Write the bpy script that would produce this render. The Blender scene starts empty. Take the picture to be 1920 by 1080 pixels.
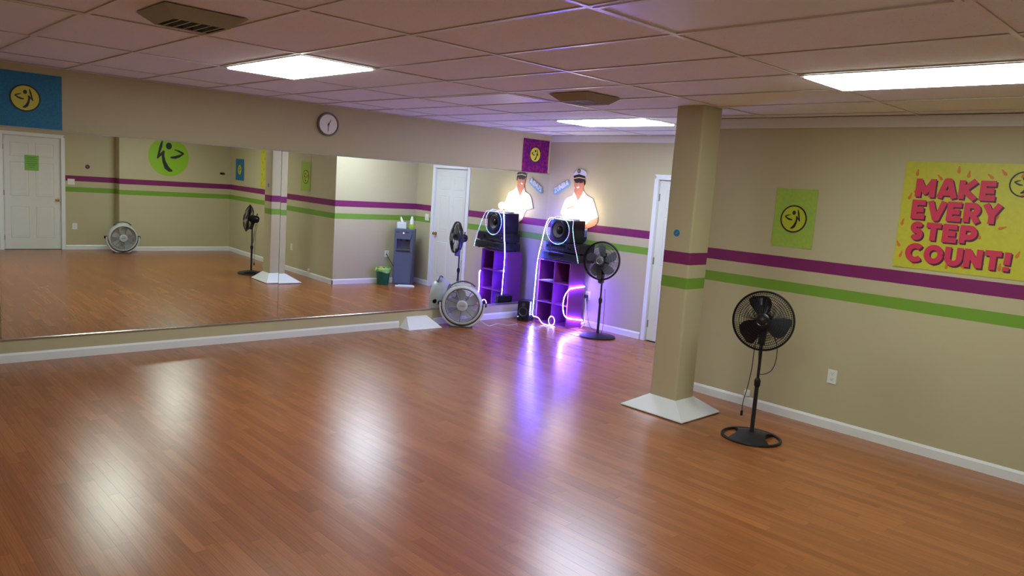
import bpy, math, random
from mathutils import Matrix, Vector
R_ = math.radians
C = bpy.context.scene.collection
SC = bpy.context.scene
random.seed(7)

# ------------------------------------------------------------------ camera
CAM = Vector((7.5612, 0.0, 1.8482))
RIGHT = Vector((0.68634, 0.72408, 0.06819)); DOWN = Vector((0.14492, -0.04428, -0.98845)); FWD = Vector((-0.71270, 0.68829, -0.13533))
FPX = 1399.0
cam_d = bpy.data.cameras.new('camera'); cam = bpy.data.objects.new('camera', cam_d); C.objects.link(cam)
cam_d.sensor_width = 36.0; cam_d.lens = FPX / 1920 * 36; cam_d.clip_start = 0.05
cam.matrix_world = Matrix(((RIGHT.x, -DOWN.x, -FWD.x, CAM.x), (RIGHT.y, -DOWN.y, -FWD.y, CAM.y), (RIGHT.z, -DOWN.z, -FWD.z, CAM.z), (0, 0, 0, 1)))
SC.camera = cam
# ------------------------------------------------------------------ world, exposure
w = bpy.data.worlds.new('world'); SC.world = w; w.use_nodes = True
w.node_tree.nodes['Background'].inputs[0].default_value = (0.02, 0.02, 0.022, 1)
w.node_tree.nodes['Background'].inputs[1].default_value = 1.0
SC.view_settings.view_transform = 'Standard'; SC.view_settings.look = 'None'
SC.view_settings.gamma = 1.0; SC.view_settings.use_curve_mapping = False
SC.view_settings.exposure = 0.25
SC.cycles.sample_clamp_indirect = 8.0
PANEL_E = 17.0      # emission of a lit ceiling panel
LAMP_E = 34.0      # glaring lamp on the speaker
LED_E = 330.0       # rope light bulbs

# ------------------------------------------------------------------ room constants
H = 2.589; D = 7.811; RW = 6.2255; XR = 3.45; WF = 8.13; WF2 = 8.41; YJ = 4.10; Y0 = -2.3
GX, GY, TX, TY = 0.565, 1.759, 1.2192, 0.6096
def xw(y): return 0.0243 * (y - 5)
YAW = math.pi / 2 - math.atan(0.0243)

# ------------------------------------------------------------------ materials
MATS = {}
def nt(name):
    m = bpy.data.materials.new(name); m.use_nodes = True
    t = m.node_tree; return m, t, t.nodes['Principled BSDF']
def mat(name, col, rough=0.5, metal=0.0, spec=0.5, var=0.0, scale=40.0, bump=0.0, trans=0.0, alpha=1.0):
    if name in MATS: return MATS[name]
    m, t, b = nt(name)
    b.inputs['Base Color'].default_value = (*col, 1); b.inputs['Roughness'].default_value = rough
    b.inputs['Metallic'].default_value = metal; b.inputs['Specular IOR Level'].default_value = spec
    b.inputs['Transmission Weight'].default_value = trans; b.inputs['Alpha'].default_value = alpha
    if var > 0 or bump > 0:
        g = t.nodes.new('ShaderNodeNewGeometry'); n = t.nodes.new('ShaderNodeTexNoise')
        n.inputs['Scale'].default_value = scale; n.inputs['Detail'].default_value = 3
        t.links.new(g.outputs['Position'], n.inputs['Vector'])
        if var > 0:
            r = t.nodes.new('ShaderNodeValToRGB')
            r.color_ramp.elements[0].position = 0.3; r.color_ramp.elements[1].position = 0.7
            r.color_ramp.elements[0].color = (*[c * (1 - var) for c in col], 1); r.color_ramp.elements[1].color = (*[min(1, c * (1 + var)) for c in col], 1)
            t.links.new(n.outputs['Fac'], r.inputs['Fac']); t.links.new(r.outputs['Color'], b.inputs['Base Color'])
        if bump > 0:
            bp = t.nodes.new('ShaderNodeBump'); bp.inputs['Strength'].default_value = bump; bp.inputs['Distance'].default_value = 0.002
            t.links.new(n.outputs['Fac'], bp.inputs['Height']); t.links.new(bp.outputs['Normal'], b.inputs['Normal'])
    MATS[name] = m; return m
def emat(name, col, strength):
    m, t, b = nt(name)
    b.inputs['Base Color'].default_value = (*[min(0.9, c) for c in col], 1); b.inputs['Emission Color'].default_value = (*col, 1)
    b.inputs['Emission Strength'].default_value = strength
    MATS[name] = m; return m
def wall_mat(name, stripes):
    m, t, b = nt(name); N = t.nodes; L = t.links
    g = N.new('ShaderNodeNewGeometry'); s = N.new('ShaderNodeSeparateXYZ'); L.new(g.outputs['Position'], s.inputs[0])
    n = N.new('ShaderNodeTexNoise'); n.inputs['Scale'].default_value = 170; n.inputs['Detail'].default_value = 2
    L.new(g.outputs['Position'], n.inputs['Vector'])
    bp = N.new('ShaderNodeBump'); bp.inputs['Strength'].default_value = 0.15; bp.inputs['Distance'].default_value = 0.001
    L.new(n.outputs['Fac'], bp.inputs['Height']); L.new(bp.outputs['Normal'], b.inputs['Normal'])
    b.inputs['Roughness'].default_value = 0.55; b.inputs['Specular IOR Level'].default_value = 0.3
    tan = (0.50, 0.445, 0.275, 1)
    if stripes:
        n2 = N.new('ShaderNodeTexNoise'); n2.inputs['Scale'].default_value = 9; L.new(g.outputs['Position'], n2.inputs['Vector'])
        w1 = N.new('ShaderNodeMath'); w1.operation = 'MULTIPLY_ADD'; w1.inputs[1].default_value = 0.004; L.new(n2.outputs['Fac'], w1.inputs[0]); L.new(s.outputs['Z'], w1.inputs[2])
        d = N.new('ShaderNodeMath'); d.operation = 'DIVIDE'; d.inputs[1].default_value = 2.6; L.new(w1.outputs[0], d.inputs[0])
        r = N.new('ShaderNodeValToRGB'); r.color_ramp.interpolation = 'CONSTANT'; e = r.color_ramp.elements
        e[0].position = 0; e[0].color = tan; e[1].position = 1.088 / 2.6; e[1].color = (0.17, 0.33, 0.035, 1)
        for z, c in ((1.188, tan), (1.295, (0.20, 0.018, 0.115, 1)), (1.398, tan)):
            k = e.new(z / 2.6); k.color = c
        L.new(d.outputs[0], r.inputs['Fac']); L.new(r.outputs['Color'], b.inputs['Base Color'])
    else: b.inputs['Base Color'].default_value = tan
    MATS[name] = m; return m
def wood_floor():
    m, t, b = nt('laminate_oak'); N = t.nodes; L = t.links
    g = N.new('ShaderNodeNewGeometry'); a = N.new('ShaderNodeAttribute'); a.attribute_name = 'tone'
    off = N.new('ShaderNodeVectorMath'); off.operation = 'MULTIPLY_ADD'
    cx = N.new('ShaderNodeCombineXYZ'); L.new(a.outputs['Fac'], cx.inputs[0]); L.new(a.outputs['Fac'], cx.inputs[1]); L.new(a.outputs['Fac'], cx.inputs[2])
    off.inputs[1].default_value = (31, 17, 53); L.new(cx.outputs[0], off.inputs[0]); L.new(g.outputs['Position'], off.inputs[2])
    mp = N.new('ShaderNodeMapping'); mp.inputs['Scale'].default_value = (2.2, 34, 1); L.new(off.outputs[0], mp.inputs['Vector'])
    n = N.new('ShaderNodeTexNoise'); n.inputs['Scale'].default_value = 1.6; n.inputs['Detail'].default_value = 5; n.inputs['Distortion'].default_value = 0.7
    L.new(mp.outputs[0], n.inputs['Vector'])
    mp2 = N.new('ShaderNodeMapping'); mp2.inputs['Scale'].default_value = (3.0, 26, 1); L.new(off.outputs[0], mp2.inputs['Vector'])
    wv = N.new('ShaderNodeTexWave'); wv.wave_type = 'RINGS'; wv.inputs['Scale'].default_value = 0.9; wv.inputs['Distortion'].default_value = 6.0; wv.inputs['Detail'].default_value = 2
    L.new(mp2.outputs[0], wv.inputs['Vector'])
    r = N.new('ShaderNodeValToRGB'); e = r.color_ramp.elements
    e[0].position = 0.0; e[0].color = (0.215, 0.066, 0.019, 1); e[1].position = 1.0; e[1].color = (0.395, 0.140, 0.038, 1)
    k = e.new(0.5); k.color = (0.295, 0.095, 0.026, 1)
    m1 = N.new('ShaderNodeMath'); m1.operation = 'MULTIPLY_ADD'; m1.inputs[1].default_value = 0.55; L.new(a.outputs['Fac'], m1.inputs[0])
    m0 = N.new('ShaderNodeMath'); m0.operation = 'MULTIPLY'; m0.inputs[1].default_value = 0.72; L.new(n.outputs['Fac'], m0.inputs[0]); L.new(m0.outputs[0], m1.inputs[2])
    m2 = N.new('ShaderNodeMath'); m2.operation = 'MULTIPLY_ADD'; m2.inputs[1].default_value = 0.16; L.new(wv.outputs['Fac'], m2.inputs[0]); L.new(m1.outputs[0], m2.inputs[2])
    m3 = N.new('ShaderNodeMath'); m3.operation = 'SUBTRACT'; m3.inputs[1].default_value = 0.18; L.new(m2.outputs[0], m3.inputs[0])
    L.new(m3.outputs[0], r.inputs['Fac']); L.new(r.outputs['Color'], b.inputs['Base Color'])
    b.inputs['Roughness'].default_value = 0.26; b.inputs['Specular IOR Level'].default_value = 0.7
    MATS['floor'] = m; return m
def speckle(name, col, dark, scale, lo=0.30, hi=0.36, rough=0.9):
    m, t, b = nt(name); N = t.nodes; L = t.links
    g = N.new('ShaderNodeNewGeometry'); n = N.new('ShaderNodeTexNoise'); n.inputs['Scale'].default_value = scale; n.inputs['Detail'].default_value = 3
    L.new(g.outputs['Position'], n.inputs['Vector'])
    r = N.new('ShaderNodeValToRGB'); e = r.color_ramp.elements
    e[0].position = lo; e[0].color = (*dark, 1); e[1].position = hi; e[1].color = (*col, 1)
    L.new(n.outputs['Fac'], r.inputs['Fac']); L.new(r.outputs['Color'], b.inputs['Base Color']); b.inputs['Roughness'].default_value = rough
    b.inputs['Specular IOR Level'].default_value = 0.2
    MATS[name] = m; return m
def attr_emit():
    m, t, b = nt('led_bulbs'); a = t.nodes.new('ShaderNodeAttribute'); a.attribute_name = 'tint'
    t.links.new(a.outputs['Color'], b.inputs['Emission Color']); b.inputs['Emission Strength'].default_value = LED_E
    b.inputs['Base Color'].default_value = (0.8, 0.8, 0.8, 1); return m

M_WALL = wall_mat('striped_wall_paint', True); M_TAN = wall_mat('tan_wall_paint', False)
M_FLOOR = wood_floor()
M_TILE = speckle('ceiling_tile', (0.83, 0.85, 0.86), (0.60, 0.60, 0.60), 120, 0.29, 0.36)
M_TEE = mat('ceiling_tee', (0.76, 0.75, 0.74), 0.3)
M_WHITE = mat('white_trim_paint', (0.76, 0.78, 0.77), 0.35)
M_DOOR = mat('white_door_paint', (0.70, 0.70, 0.65), 0.4)
M_CROWN = mat('cream_crown_paint', (0.70, 0.67, 0.62), 0.5)
M_MIRROR = mat('mirror_silver', (0.90, 0.93, 0.87), 0.0, 1.0)
M_GLASSEDGE = mat('mirror_edge', (0.80, 0.84, 0.78), 0.12, 0.85)
M_BLACK = mat('black_plastic', (0.008, 0.008, 0.009), 0.26, spec=.35)
M_MATTE = mat('matte_black', (0.011, 0.011, 0.013), 0.42, spec=.4)
M_DGREY = mat('dark_grey_plastic', (0.05, 0.05, 0.055), 0.4)
M_GREY = mat('grey_plastic', (0.22, 0.22, 0.23), 0.4)
M_LGREY = mat('light_grey_plastic', (0.56, 0.57, 0.55), 0.35)
M_PGREY = mat('pale_grey_plastic', (0.42, 0.43, 0.43), 0.4)
M_WPLAST = mat('white_plastic', (0.78, 0.78, 0.74), 0.35)
M_BRASS = mat('brass', (0.60, 0.40, 0.14), 0.2, 1.0)
M_CHROME = mat('chrome', (0.6, 0.6, 0.6), 0.2, 1.0)
M_DIFF = mat('acrylic_diffuser', (0.84, 0.84, 0.90), 0.38, spec=.9)
M_LIT = emat('lit_diffuser', (0.94, 1.07, 1.04), PANEL_E)
M_LITC = emat('lit_diffuser_cool', (0.82, 0.96, 1.20), PANEL_E * 1.35)
M_INK = mat('black_ink', (0.012, 0.012, 0.012), 0.5)

# ------------------------------------------------------------------ mesh builder
class MB:
    def __init__(s): s.v = []; s.f = []; s.m = Matrix.Identity(4)
    def add(s, vs, fs):
        o = len(s.v); s.v += [tuple(s.m @ Vector(p)) for p in vs]; s.f += [tuple(i + o for i in q) for q in fs]; return s
    def box(s, a, b):
        (x0, y0, z0), (x1, y1, z1) = a, b
        return s.add([(x0, y0, z0), (x1, y0, z0), (x1, y1, z0), (x0, y1, z0), (x0, y0, z1), (x1, y0, z1), (x1, y1, z1), (x0, y1, z1)],
                     [(0, 3, 2, 1), (4, 5, 6, 7), (0, 1, 5, 4), (1, 2, 6, 5), (2, 3, 7, 6), (3, 0, 4, 7)])
    def bbox(s, a, b, r=0.005):   # box with chamfered vertical & horizontal edges
        (x0, y0, z0), (x1, y1, z1) = a, b
        def ring(z, i): return [(x0 + r + i, y0 + i, z), (x1 - r - i, y0 + i, z), (x1 - i, y0 + r + i, z), (x1 - i, y1 - r - i, z), (x1 - r - i, y1 - i, z), (x0 + r + i, y1 - i, z), (x0 + i, y1 - r - i, z), (x0 + i, y0 + r + i, z)]
        rs = [ring(z0, r), ring(z0 + r, 0), ring(z1 - r, 0), ring(z1, r)]
        vs = [p for q in rs for p in q]; fs = [tuple(range(7, -1, -1)), tuple(range(24, 32))]
        for k in range(3):
            for i in range(8): j = (i + 1) % 8; fs.append((k * 8 + i, k * 8 + j, k * 8 + 8 + j, k * 8 + 8 + i))
        return s.add(vs, fs)
    def frust(s, a, b):   # hexahedron from bottom quad a and top quad b
        return s.add(list(a) + list(b), [(3, 2, 1, 0), (4, 5, 6, 7), (0, 1, 5, 4), (1, 2, 6, 5), (2, 3, 7, 6), (3, 0, 4, 7)])
    def tube(s, pts, r, n=8, closed=False, cap=True):
        pts = [Vector(p) for p in pts]; k = len(pts)
        rr = r if isinstance(r, (list, tuple)) else [r] * k
        vs = []; prev = None
        for i, p in enumerate(pts):
            if closed: t = pts[(i + 1) % k] - pts[i - 1]
            else: t = pts[min(i + 1, k - 1)] - pts[max(i - 1, 0)]
            t.normalize()
            if prev is None:
                u = t.cross(Vector((0, 0, 1)))
                if u.length < 1e-3: u = t.cross(Vector((1, 0, 0)))
            else: u = prev - t * prev.dot(t)
            u.normalize(); prev = u; v = t.cross(u)
            for j in range(n):
                a = 2 * math.pi * j / n; vs.append(p + (u * math.cos(a) + v * math.sin(a)) * rr[i])
        fs = []
        for i in range(k if closed else k - 1):
            a = i * n; b = ((i + 1) % k) * n
            for j in range(n): q = (j + 1) % n; fs.append((a + j, a + q, b + q, b + j))
        if cap and not closed: fs.append(tuple(range(n - 1, -1, -1))); fs.append(tuple((k - 1) * n + j for j in range(n)))
        return s.add(vs, fs)
    def lathe(s, prof, n=32, axis='z', c=(0, 0, 0), closed=False, caps=True):
        vs = []; c = Vector(c); k = len(prof)
        for r, h in prof:
            for j in range(n):
                a = 2 * math.pi * j / n; x, y = r * math.cos(a), r * math.sin(a)
                vs.append(c + (Vector((x, y, h)) if axis == 'z' else Vector((x, h, -y)) if axis == 'y' else Vector((h, x, y))))
        fs = []
        for i in range(k if closed else k - 1):
            a = i * n; b = ((i + 1) % k) * n
            for j in range(n): q = (j + 1) % n; fs.append((a + j, a + q, b + q, b + j))
        if not closed and caps:
            if prof[0][0] > 1e-6: fs.append(tuple(range(n - 1, -1, -1)))
            if prof[-1][0] > 1e-6: fs.append(tuple((k - 1) * n + j for j in range(n)))
        return s.add(vs, fs)
    def sphere(s, c, r, n=10, m=6, sc=(1, 1, 1)):
        pr = [(max(1e-7, r * math.sin(math.pi * i / m)), -r * math.cos(math.pi * i / m)) for i in range(m + 1)]
        o = len(s.v); s.lathe(pr, n, 'z')
        im = s.m.inverted_safe()
        for i in range(o, len(s.v)):
            p = im @ Vector(s.v[i]); s.v[i] = tuple(s.m @ Vector((p.x * sc[0] + c[0], p.y * sc[1] + c[1], p.z * sc[2] + c[2])))
        return s
    def prism(s, pts, y0, y1):    # polygon in x,z extruded along y (front at y0)
        n = len(pts)
        A = sum(pts[i][0] * pts[(i + 1) % n][1] - pts[(i + 1) % n][0] * pts[i][1] for i in range(n))
        if A < 0: pts = pts[::-1]
        vs = [(x, y0, z) for x, z in pts] + [(x, y1, z) for x, z in pts]
        fs = [tuple(range(n)), tuple(range(2 * n - 1, n - 1, -1))]
        for i in range(n): j = (i + 1) % n; fs.append((i, i + n, j + n, j))
        return s.add(vs, fs)
    def disc(s, c, r, y0, y1, n=40, ri=0.0):
        if ri <= 0: return s.prism([(c[0] + r * math.cos(2 * math.pi * i / n), c[1] + r * math.sin(2 * math.pi * i / n)) for i in range(n)], y0, y1)
        return s.lathe([(ri, y1), (r, y1), (r, y0), (ri, y0)], n, 'y', (c[0], 0, c[1]), closed=True)
    def ribbon(s, pts, wd, y0, y1, rnd=True):  # thick 2-D stroke in x,z
        k = len(pts); wd = wd if isinstance(wd, (list, tuple)) else [wd] * k
        L = []; Rr = []
        for i in range(k):
            a = Vector(pts[max(i - 1, 0)]); b = Vector(pts[min(i + 1, k - 1)]); t = (b - a).normalized(); n = Vector((-t.y, t.x)); p = Vector(pts[i])
            L.append(tuple(p + n * wd[i] / 2)); Rr.append(tuple(p - n * wd[i] / 2))
        return s.prism(L + Rr[::-1], y0, y1)
    def build(s, name, m, parent=None, smooth=False, link=True):
        me = bpy.data.meshes.new(name); me.from_pydata(s.v, [], s.f); me.update()
        if smooth:
            for p in me.polygons: p.use_smooth = True
            if smooth != 'all':
                try: me.set_sharp_from_angle(angle=R_(38))
                except Exception: pass
        me.materials.append(m)
        o = bpy.data.objects.new(name, me); C.objects.link(o)
        if parent: o.parent = parent
        return o
def tag(o, label=None, cat=None, group=None, kind=None):
    if label: o['label'] = label
    if cat: o['category'] = cat
    if group: o['group'] = group
    if kind: o['kind'] = kind
    return o
def thing(name, label, cat, loc=(0, 0, 0), rz=0, group=None):
    o = bpy.data.objects.new(name, None); C.objects.link(o); o.location = loc; o.rotation_euler = (0, 0, rz)
    o.empty_display_size = 0.1
    return tag(o, label, cat, group)
def copy_tree(o, parent=None):
    c = o.copy(); C.objects.link(c); c.parent = parent
    for ch in [x for x in bpy.data.objects if x.parent == o]: copy_tree(ch, c)
    return c
def struct(name, mb, m, parent=None): return tag(mb.build(name, m, parent), kind='structure')
def arc(c, r, a0, a1, n): return [(c[0] + r * math.cos(R_(a0 + (a1 - a0) * i / n)), c[1] + r * math.sin(R_(a0 + (a1 - a0) * i / n))) for i in range(n + 1)]

# ================================================================== STRUCTURE
# walls ------------------------------------------------------------
def quadwall(name, pts, m):   # plan polygon extruded z 0..H+.15
    mb = MB(); n = len(pts); z0, z1 = -0.05, H + 0.15
    A = sum(pts[i][0] * pts[(i + 1) % n][1] - pts[(i + 1) % n][0] * pts[i][1] for i in range(n))
    if A < 0: pts = pts[::-1]
    mb.add([(x, y, z0) for x, y in pts] + [(x, y, z1) for x, y in pts], [tuple(range(n - 1, -1, -1)), tuple(range(n, 2 * n))] + [(i, (i + 1) % n, (i + 1) % n + n, i + n) for i in range(n)])
    return struct(name, mb, m)
quadwall('wall_left', [(xw(Y0), Y0), (xw(D), D), (xw(D) - .12, D), (xw(Y0) - .12, Y0)], M_TAN)
DX0, DX1, DZ = 1.985, 2.905, 2.05        # back door opening
mb = MB(); mb.box((-.1, D, -.05), (DX0, D + .12, H + .15)); mb.box((DX1, D, -.05), (XR + .3, D + .12, H + .15)); mb.box((DX0, D, DZ), (DX1, D + .12, H + .15))
mb.box((DX0, D + .09, 0), (DX1, D + .12, DZ)); struct('wall_back', mb, M_WALL)
quadwall('wall_right', [(XR, RW), (WF + .3, RW), (WF + .3, RW + .3), (XR + .12, RW + .3), (XR + .12, D), (XR, D)], M_WALL)
FY0, FY1, FZ = 2.272, 3.180, 2.07        # far wall door opening
mb = MB(); mb.box((WF, YJ, -.05), (WF + .3, RW, H + .15)); mb.box((WF2, FY1, -.05), (WF2 + .18, YJ, H + .15)); mb.box((WF2, Y0, -.05), (WF2 + .18, FY0, H + .15))
mb.box((WF2, FY0, FZ), (WF2 + .18, FY1, H + .15)); mb.box((WF2 + .1, FY0, 0), (WF2 + .18, FY1, FZ)); struct('wall_far', mb, M_WALL)
mb = MB(); mb.box((-.3, Y0 - .12, -.05), (WF2 + .18, Y0, H + .15)); struct('wall_rear', mb, M_WALL)

# floor -------------------------------------------------------------
mb = MB(); mb.box((-.3, Y0, -.09), (WF2 + .1, RW, -.009)); mb.box((-.1, RW, -.09), (XR + .05, D + .1, -.009))
floor = struct('floor', mb, mat('subfloor', (0.05, 0.025, 0.012), 0.8))
strips = []; SW = 0.0655; y = Y0; row = 0
while y < D:
    y1 = min(y + SW, D); xe = (WF2 if y1 < YJ else WF) if y1 <= RW + .03 else XR
    x = xw(y) - random.uniform(0, .5)
    while x < xe:
        ln = random.choice((.42, .5, .58, .68, .8, .95)) * random.uniform(.93, 1.07); x1 = min(x + ln, xe)
        a = max(x, xw(y) - .01)
        if x1 - a > 0.02:
            tone = random.random(); tone = min(1, max(0, .5 + (tone - .5) * 0.68 + random.gauss(0, .08)))
            strips.append((a, y, x1, y1, tone))
        x += ln
    y += SW
def strip_geo(mb, s, tones):
    a, y0, b, y1, t = s; g = .0003; h = -.0002 * t
    mb.add([(a + g, y0 + g, -.009), (b - g, y0 + g, -.009), (b - g, y1 - g, -.009), (a + g, y1 - g, -.009), (a + g, y0 + g, h), (b - g, y0 + g, h), (b - g, y1 - g, h), (a + g, y1 - g, h)],
           [(0, 1, 5, 4), (1, 2, 6, 5), (2, 3, 7, 6), (3, 0, 4, 7), (4, 5, 6, 7)]); tones += [t] * 8
def set_tone(o, tones):
    at = o.data.attributes.new('tone', 'FLOAT', 'POINT'); at.data.foreach_set('value', tones)
def seen(s):
    v = Vector(((s[0] + s[2]) / 2, (s[1] + s[3]) / 2, 0)) - CAM; d = v.dot(FWD)
    if d < .3: return None
    px, py = 960 + FPX * v.dot(RIGHT) / d, 540 + FPX * v.dot(DOWN) / d
    return (s[2] - s[0]) / d / d if -60 < px < 1980 and py < 1110 else None
vis = sorted([(-seen(s), i) for i, s in enumerate(strips) if seen(s)])
near = set(i for _, i in vis[:298])
rest = MB(); rt = []
for i, s in enumerate(strips):
    if i in near:
        mb = MB(); tn = []; strip_geo(mb, s, tn); set_tone(mb.build('plank', M_FLOOR, floor), tn)
    else: strip_geo(rest, s, rt)
o = rest.build('plank_field', M_FLOOR, floor); set_tone(o, rt); o['kind'] = 'stuff'

# ceiling -----------------------------------------------------------
mb = MB(); mb.box((-.35, Y0, H + .06), (WF2 + .15, RW, H + .16)); mb.box((-.35, RW, H + .06), (XR + .05, D + .1, H + .16))
ceil = struct('ceiling', mb, mat('plenum', (0.1, 0.1, 0.1), 0.9))
XL = [GX + TX * i for i in range(-1, 8)]; YL = [GY + TY * j for j in range(-7, 11)]
LIT = {(1, 1), (4, 4), (1, 7)}; UNLIT = {(1, 4), (4, 1), (1, -2), (4, -2)}
def cells():
    for i in range(-1, 7):
        for j in range(-7, 11):
            x0, x1, y0, y1 = GX + TX * i, GX + TX * (i + 1), GY + TY * j, GY + TY * (j + 1)
            x0 = max(x0, xw(y0) - .02); x1 = min(x1, WF2 if y1 < YJ + .3 else WF); y0 = max(y0, Y0); y1 = min(y1, D)
            if y1 > RW and x0 >= XR - .01: y1 = min(y1, RW)
            if y1 - y0 < .03 or x1 - x0 < .05: continue
            if y0 >= RW - .2 and y1 > RW and x1 > XR:
                if y0 < RW - .02: yield i, j, XR, x1, y0, RW, 'b'
                x1 = XR
            yield i, j, x0, x1, y0, y1, 'a'
for i, j, x0, x1, y0, y1, kk in cells():
    if (i, j) in LIT or (i, j) in UNLIT: continue
    mb = MB(); g = .010; mb.box((x0 + g * .3, y0 + g * .3, H + .006 + random.uniform(0, .002)), (x1 - g * .3, y1 - g * .3, H + .022)); mb.build('ceiling_tile', M_TILE, ceil)
for x in XL:
    if x < 0.1 or x > WF2: continue
    mb = MB(); ye = RW if x > XR else D; mb.box((x - .012, Y0, H), (x + .012, ye, H + .004)); mb.box((x - .0015, Y0, H + .004), (x + .0015, ye, H + .035)); mb.build('main_runner', M_TEE, ceil)
for yv in YL:
    if yv < Y0 or yv > D - .02: continue
    xs = [max(xw(yv), -1)] + [x for x in XL if .1 < x < WF2] + [WF2 if yv < YJ else WF]
    for a, b in zip(xs[:-1], xs[1:]):
        if yv > RW:
            if a > XR: continue
            b = min(b, XR)
        mb = MB(); mb.box((a + .012, yv - .012, H + .0005), (b - .012, yv + .012, H + .0045)); mb.box((a + .012, yv - .0015, H + .0045), (b - .012, yv + .0015, H + .03)); mb.build('cross_tee', M_TEE, ceil)
mb = MB(); mb.box((xw(Y0), Y0, H - .001), (xw(Y0) + .02, Y0 + .02, H + .003))
edge = MB()
edge.add([(xw(Y0), Y0, H), (xw(Y0) + .02, Y0, H), (xw(D) + .02, D, H), (xw(D), D, H), (xw(Y0), Y0, H + .004), (xw(Y0) + .02, Y0, H + .004), (xw(D) + .02, D, H + .004), (xw(D), D, H + .004)],
         [(0, 3, 2, 1), (4, 5, 6, 7), (0, 1, 5, 4), (1, 2, 6, 5), (2, 3, 7, 6), (3, 0, 4, 7)])
edge.build('wall_angle', M_TEE, ceil)

# crown trim, baseboards ----------------------------------------------
mb = MB(); mb.box((xw(D), D - .022, 2.502), (XR, D, H)); struct('trim_1', mb, M_CROWN)
mb = MB(); mb.box((XR - .02, RW - .022, 2.502), (WF, RW, H)); mb.box((XR - .022, RW - .022, 2.502), (XR, D - .022, H)); struct('trim_2', mb, M_CROWN)
BH, BT = .086, .014
def bb_prof(mb, a, b, n):   # baseboard along a->b with room-side normal n
    (ax, ay), (bx, by) = a, b; nx, ny = n
    P = [(0, 0), (BT, 0), (BT, BH - .018), (BT * .45, BH), (0, BH)]
    vs = [(ax + nx * d, ay + ny * d, z) for d, z in P] + [(bx + nx * d, by + ny * d, z) for d, z in P]
    fs = [(0, 1, 2, 3, 4), (9, 8, 7, 6, 5)] + [(i, i + 5, (i + 1) % 5 + 5, (i + 1) % 5) for i in range(5)]
    mb.add(vs, fs)
mb = MB(); bb_prof(mb, (xw(Y0), Y0), (xw(5.37), 5.37), (1, 0)); bb_prof(mb, (xw(5.90), 5.90), (xw(D), D), (1, 0)); struct('baseboard_left', mb, M_WHITE)
mb = MB(); bb_prof(mb, (xw(D), D), (1.905, D), (0, -1)); bb_prof(mb, (2.985, D), (XR, D), (0, -1)); struct('baseboard_back', mb, M_WHITE)
mb = MB(); bb_prof(mb, (XR - BT, RW), (WF, RW), (0, -1)); bb_prof(mb, (XR, D), (XR, RW - BT), (-1, 0)); struct('baseboard_right', mb, M_WHITE)
mb = MB(); bb_prof(mb, (WF, RW), (WF, YJ), (-1, 0)); bb_prof(mb, (WF2, YJ), (WF2, FY1 + .065), (-1, 0)); bb_prof(mb, (WF2, FY0 - .065), (WF2, Y0), (-1, 0)); struct('baseboard_far', mb, M_WHITE)

# doors ------------------------------------------------------------------
def door(name, loc, rz, wd, hz, hinge_left, knob_z=.93):
    """local: front -y, origin at floor middle of the opening"""
    mb = MB(); y0 = .028; h = wd / 2 - .004
    mb.box((-h, y0, .008), (h, y0 + .035, hz - .004))
    d = struct(name, mb, M_DOOR); d.location = loc; d.rotation_euler = (0, 0, rz)
    # casing
    mb = MB(); cw = .062
    for sx in (-1, 1):
        a, b = sorted((sx * wd / 2, sx * (wd / 2 + cw)))
        mb.frust([(a, -.012, 0), (b, -.016, 0), (b, 0.0, 0), (a, 0.0, 0)], [(a, -.012, hz), (b, -.016, hz + cw), (b, 0.0, hz + cw), (a, 0.0, hz)])
    mb.frust([(-wd / 2, -.012, hz), (wd / 2, -.012, hz), (wd / 2, 0, hz), (-wd / 2, 0, hz)], [(-wd / 2 - cw, -.016, hz + cw), (wd / 2 + cw, -.016, hz + cw), (wd / 2 + cw, 0, hz + cw), (-wd / 2 - cw, 0, hz + cw)])
    mb.box((-wd / 2, 0, 0), (-wd / 2 + .003, y0 + .05, hz)); mb.box((wd / 2 - .003, 0, 0), (wd / 2, y0 + .05, hz)); mb.box((-wd / 2, 0, hz - .003), (wd / 2, y0 + .05, hz))
    mb.build('door_casing', M_WHITE, d)
    # six raised panels
    st = .11; mid = .10; pw = (wd - 2 * st - mid) / 2
    for (z0, z1) in ((.22, .80), (.985, 1.60), (1.70, hz - .12)):
        for sx in (-1, 1):
            xa = mid / 2 if sx > 0 else -mid / 2 - pw; xb = xa + pw; q = MB()
            i1, i2 = .014, .045
            def rg(i, yy): return [(xa + i, yy, z0 + i), (xb - i, yy, z0 + i), (xb - i, yy, z1 - i), (xa + i, yy, z1 - i)]
            vs = rg(0, y0 - .0005) + rg(i1 * .5, y0 - .006) + rg(i1, y0 - .0012) + rg(i2, y0 - .0045); fs = []
            for k in range(3):
                for a in range(4): b = (a + 1) % 4; fs.append((k * 4 + a, k * 4 + b, k * 4 + 4 + b, k * 4 + 4 + a))
            fs.append((12, 13, 14, 15)); q.add(vs, fs); q.build('door_panel', M_DOOR, d)
    kx = (1 if hinge_left else -1) * (wd / 2 - .065)
    mb = MB(); mb.lathe([(.028, y0), (.03, y0 - .008), (.011, y0 - .012), (.010, y0 - .03), (.022, y0 - .038), (.028, y0 - .052), (.022, y0 - .066), (.0001, y0 - .07)], 20, 'y', (kx, 0, knob_z)); mb.build('door_knob', M_BRASS, d, True)
    hx = (-1 if hinge_left else 1) * (wd / 2 - .004)
    for z in (.22, 1.03, hz - .22):
        mb = MB(); mb.lathe([(.0065, z - .045), (.0065, z + .045)], 8, 'z', (hx, y0 - .006, 0)); mb.box((hx - .012, y0 - .002, z - .045), (hx + .012, y0, z + .045)); mb.build('hinge', M_CHROME if hinge_left else M_BRASS, d)
    return d
d1 = door('door_1', ((DX0 + DX1) / 2, D, 0), 0, DX1 - DX0, DZ, True)
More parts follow.
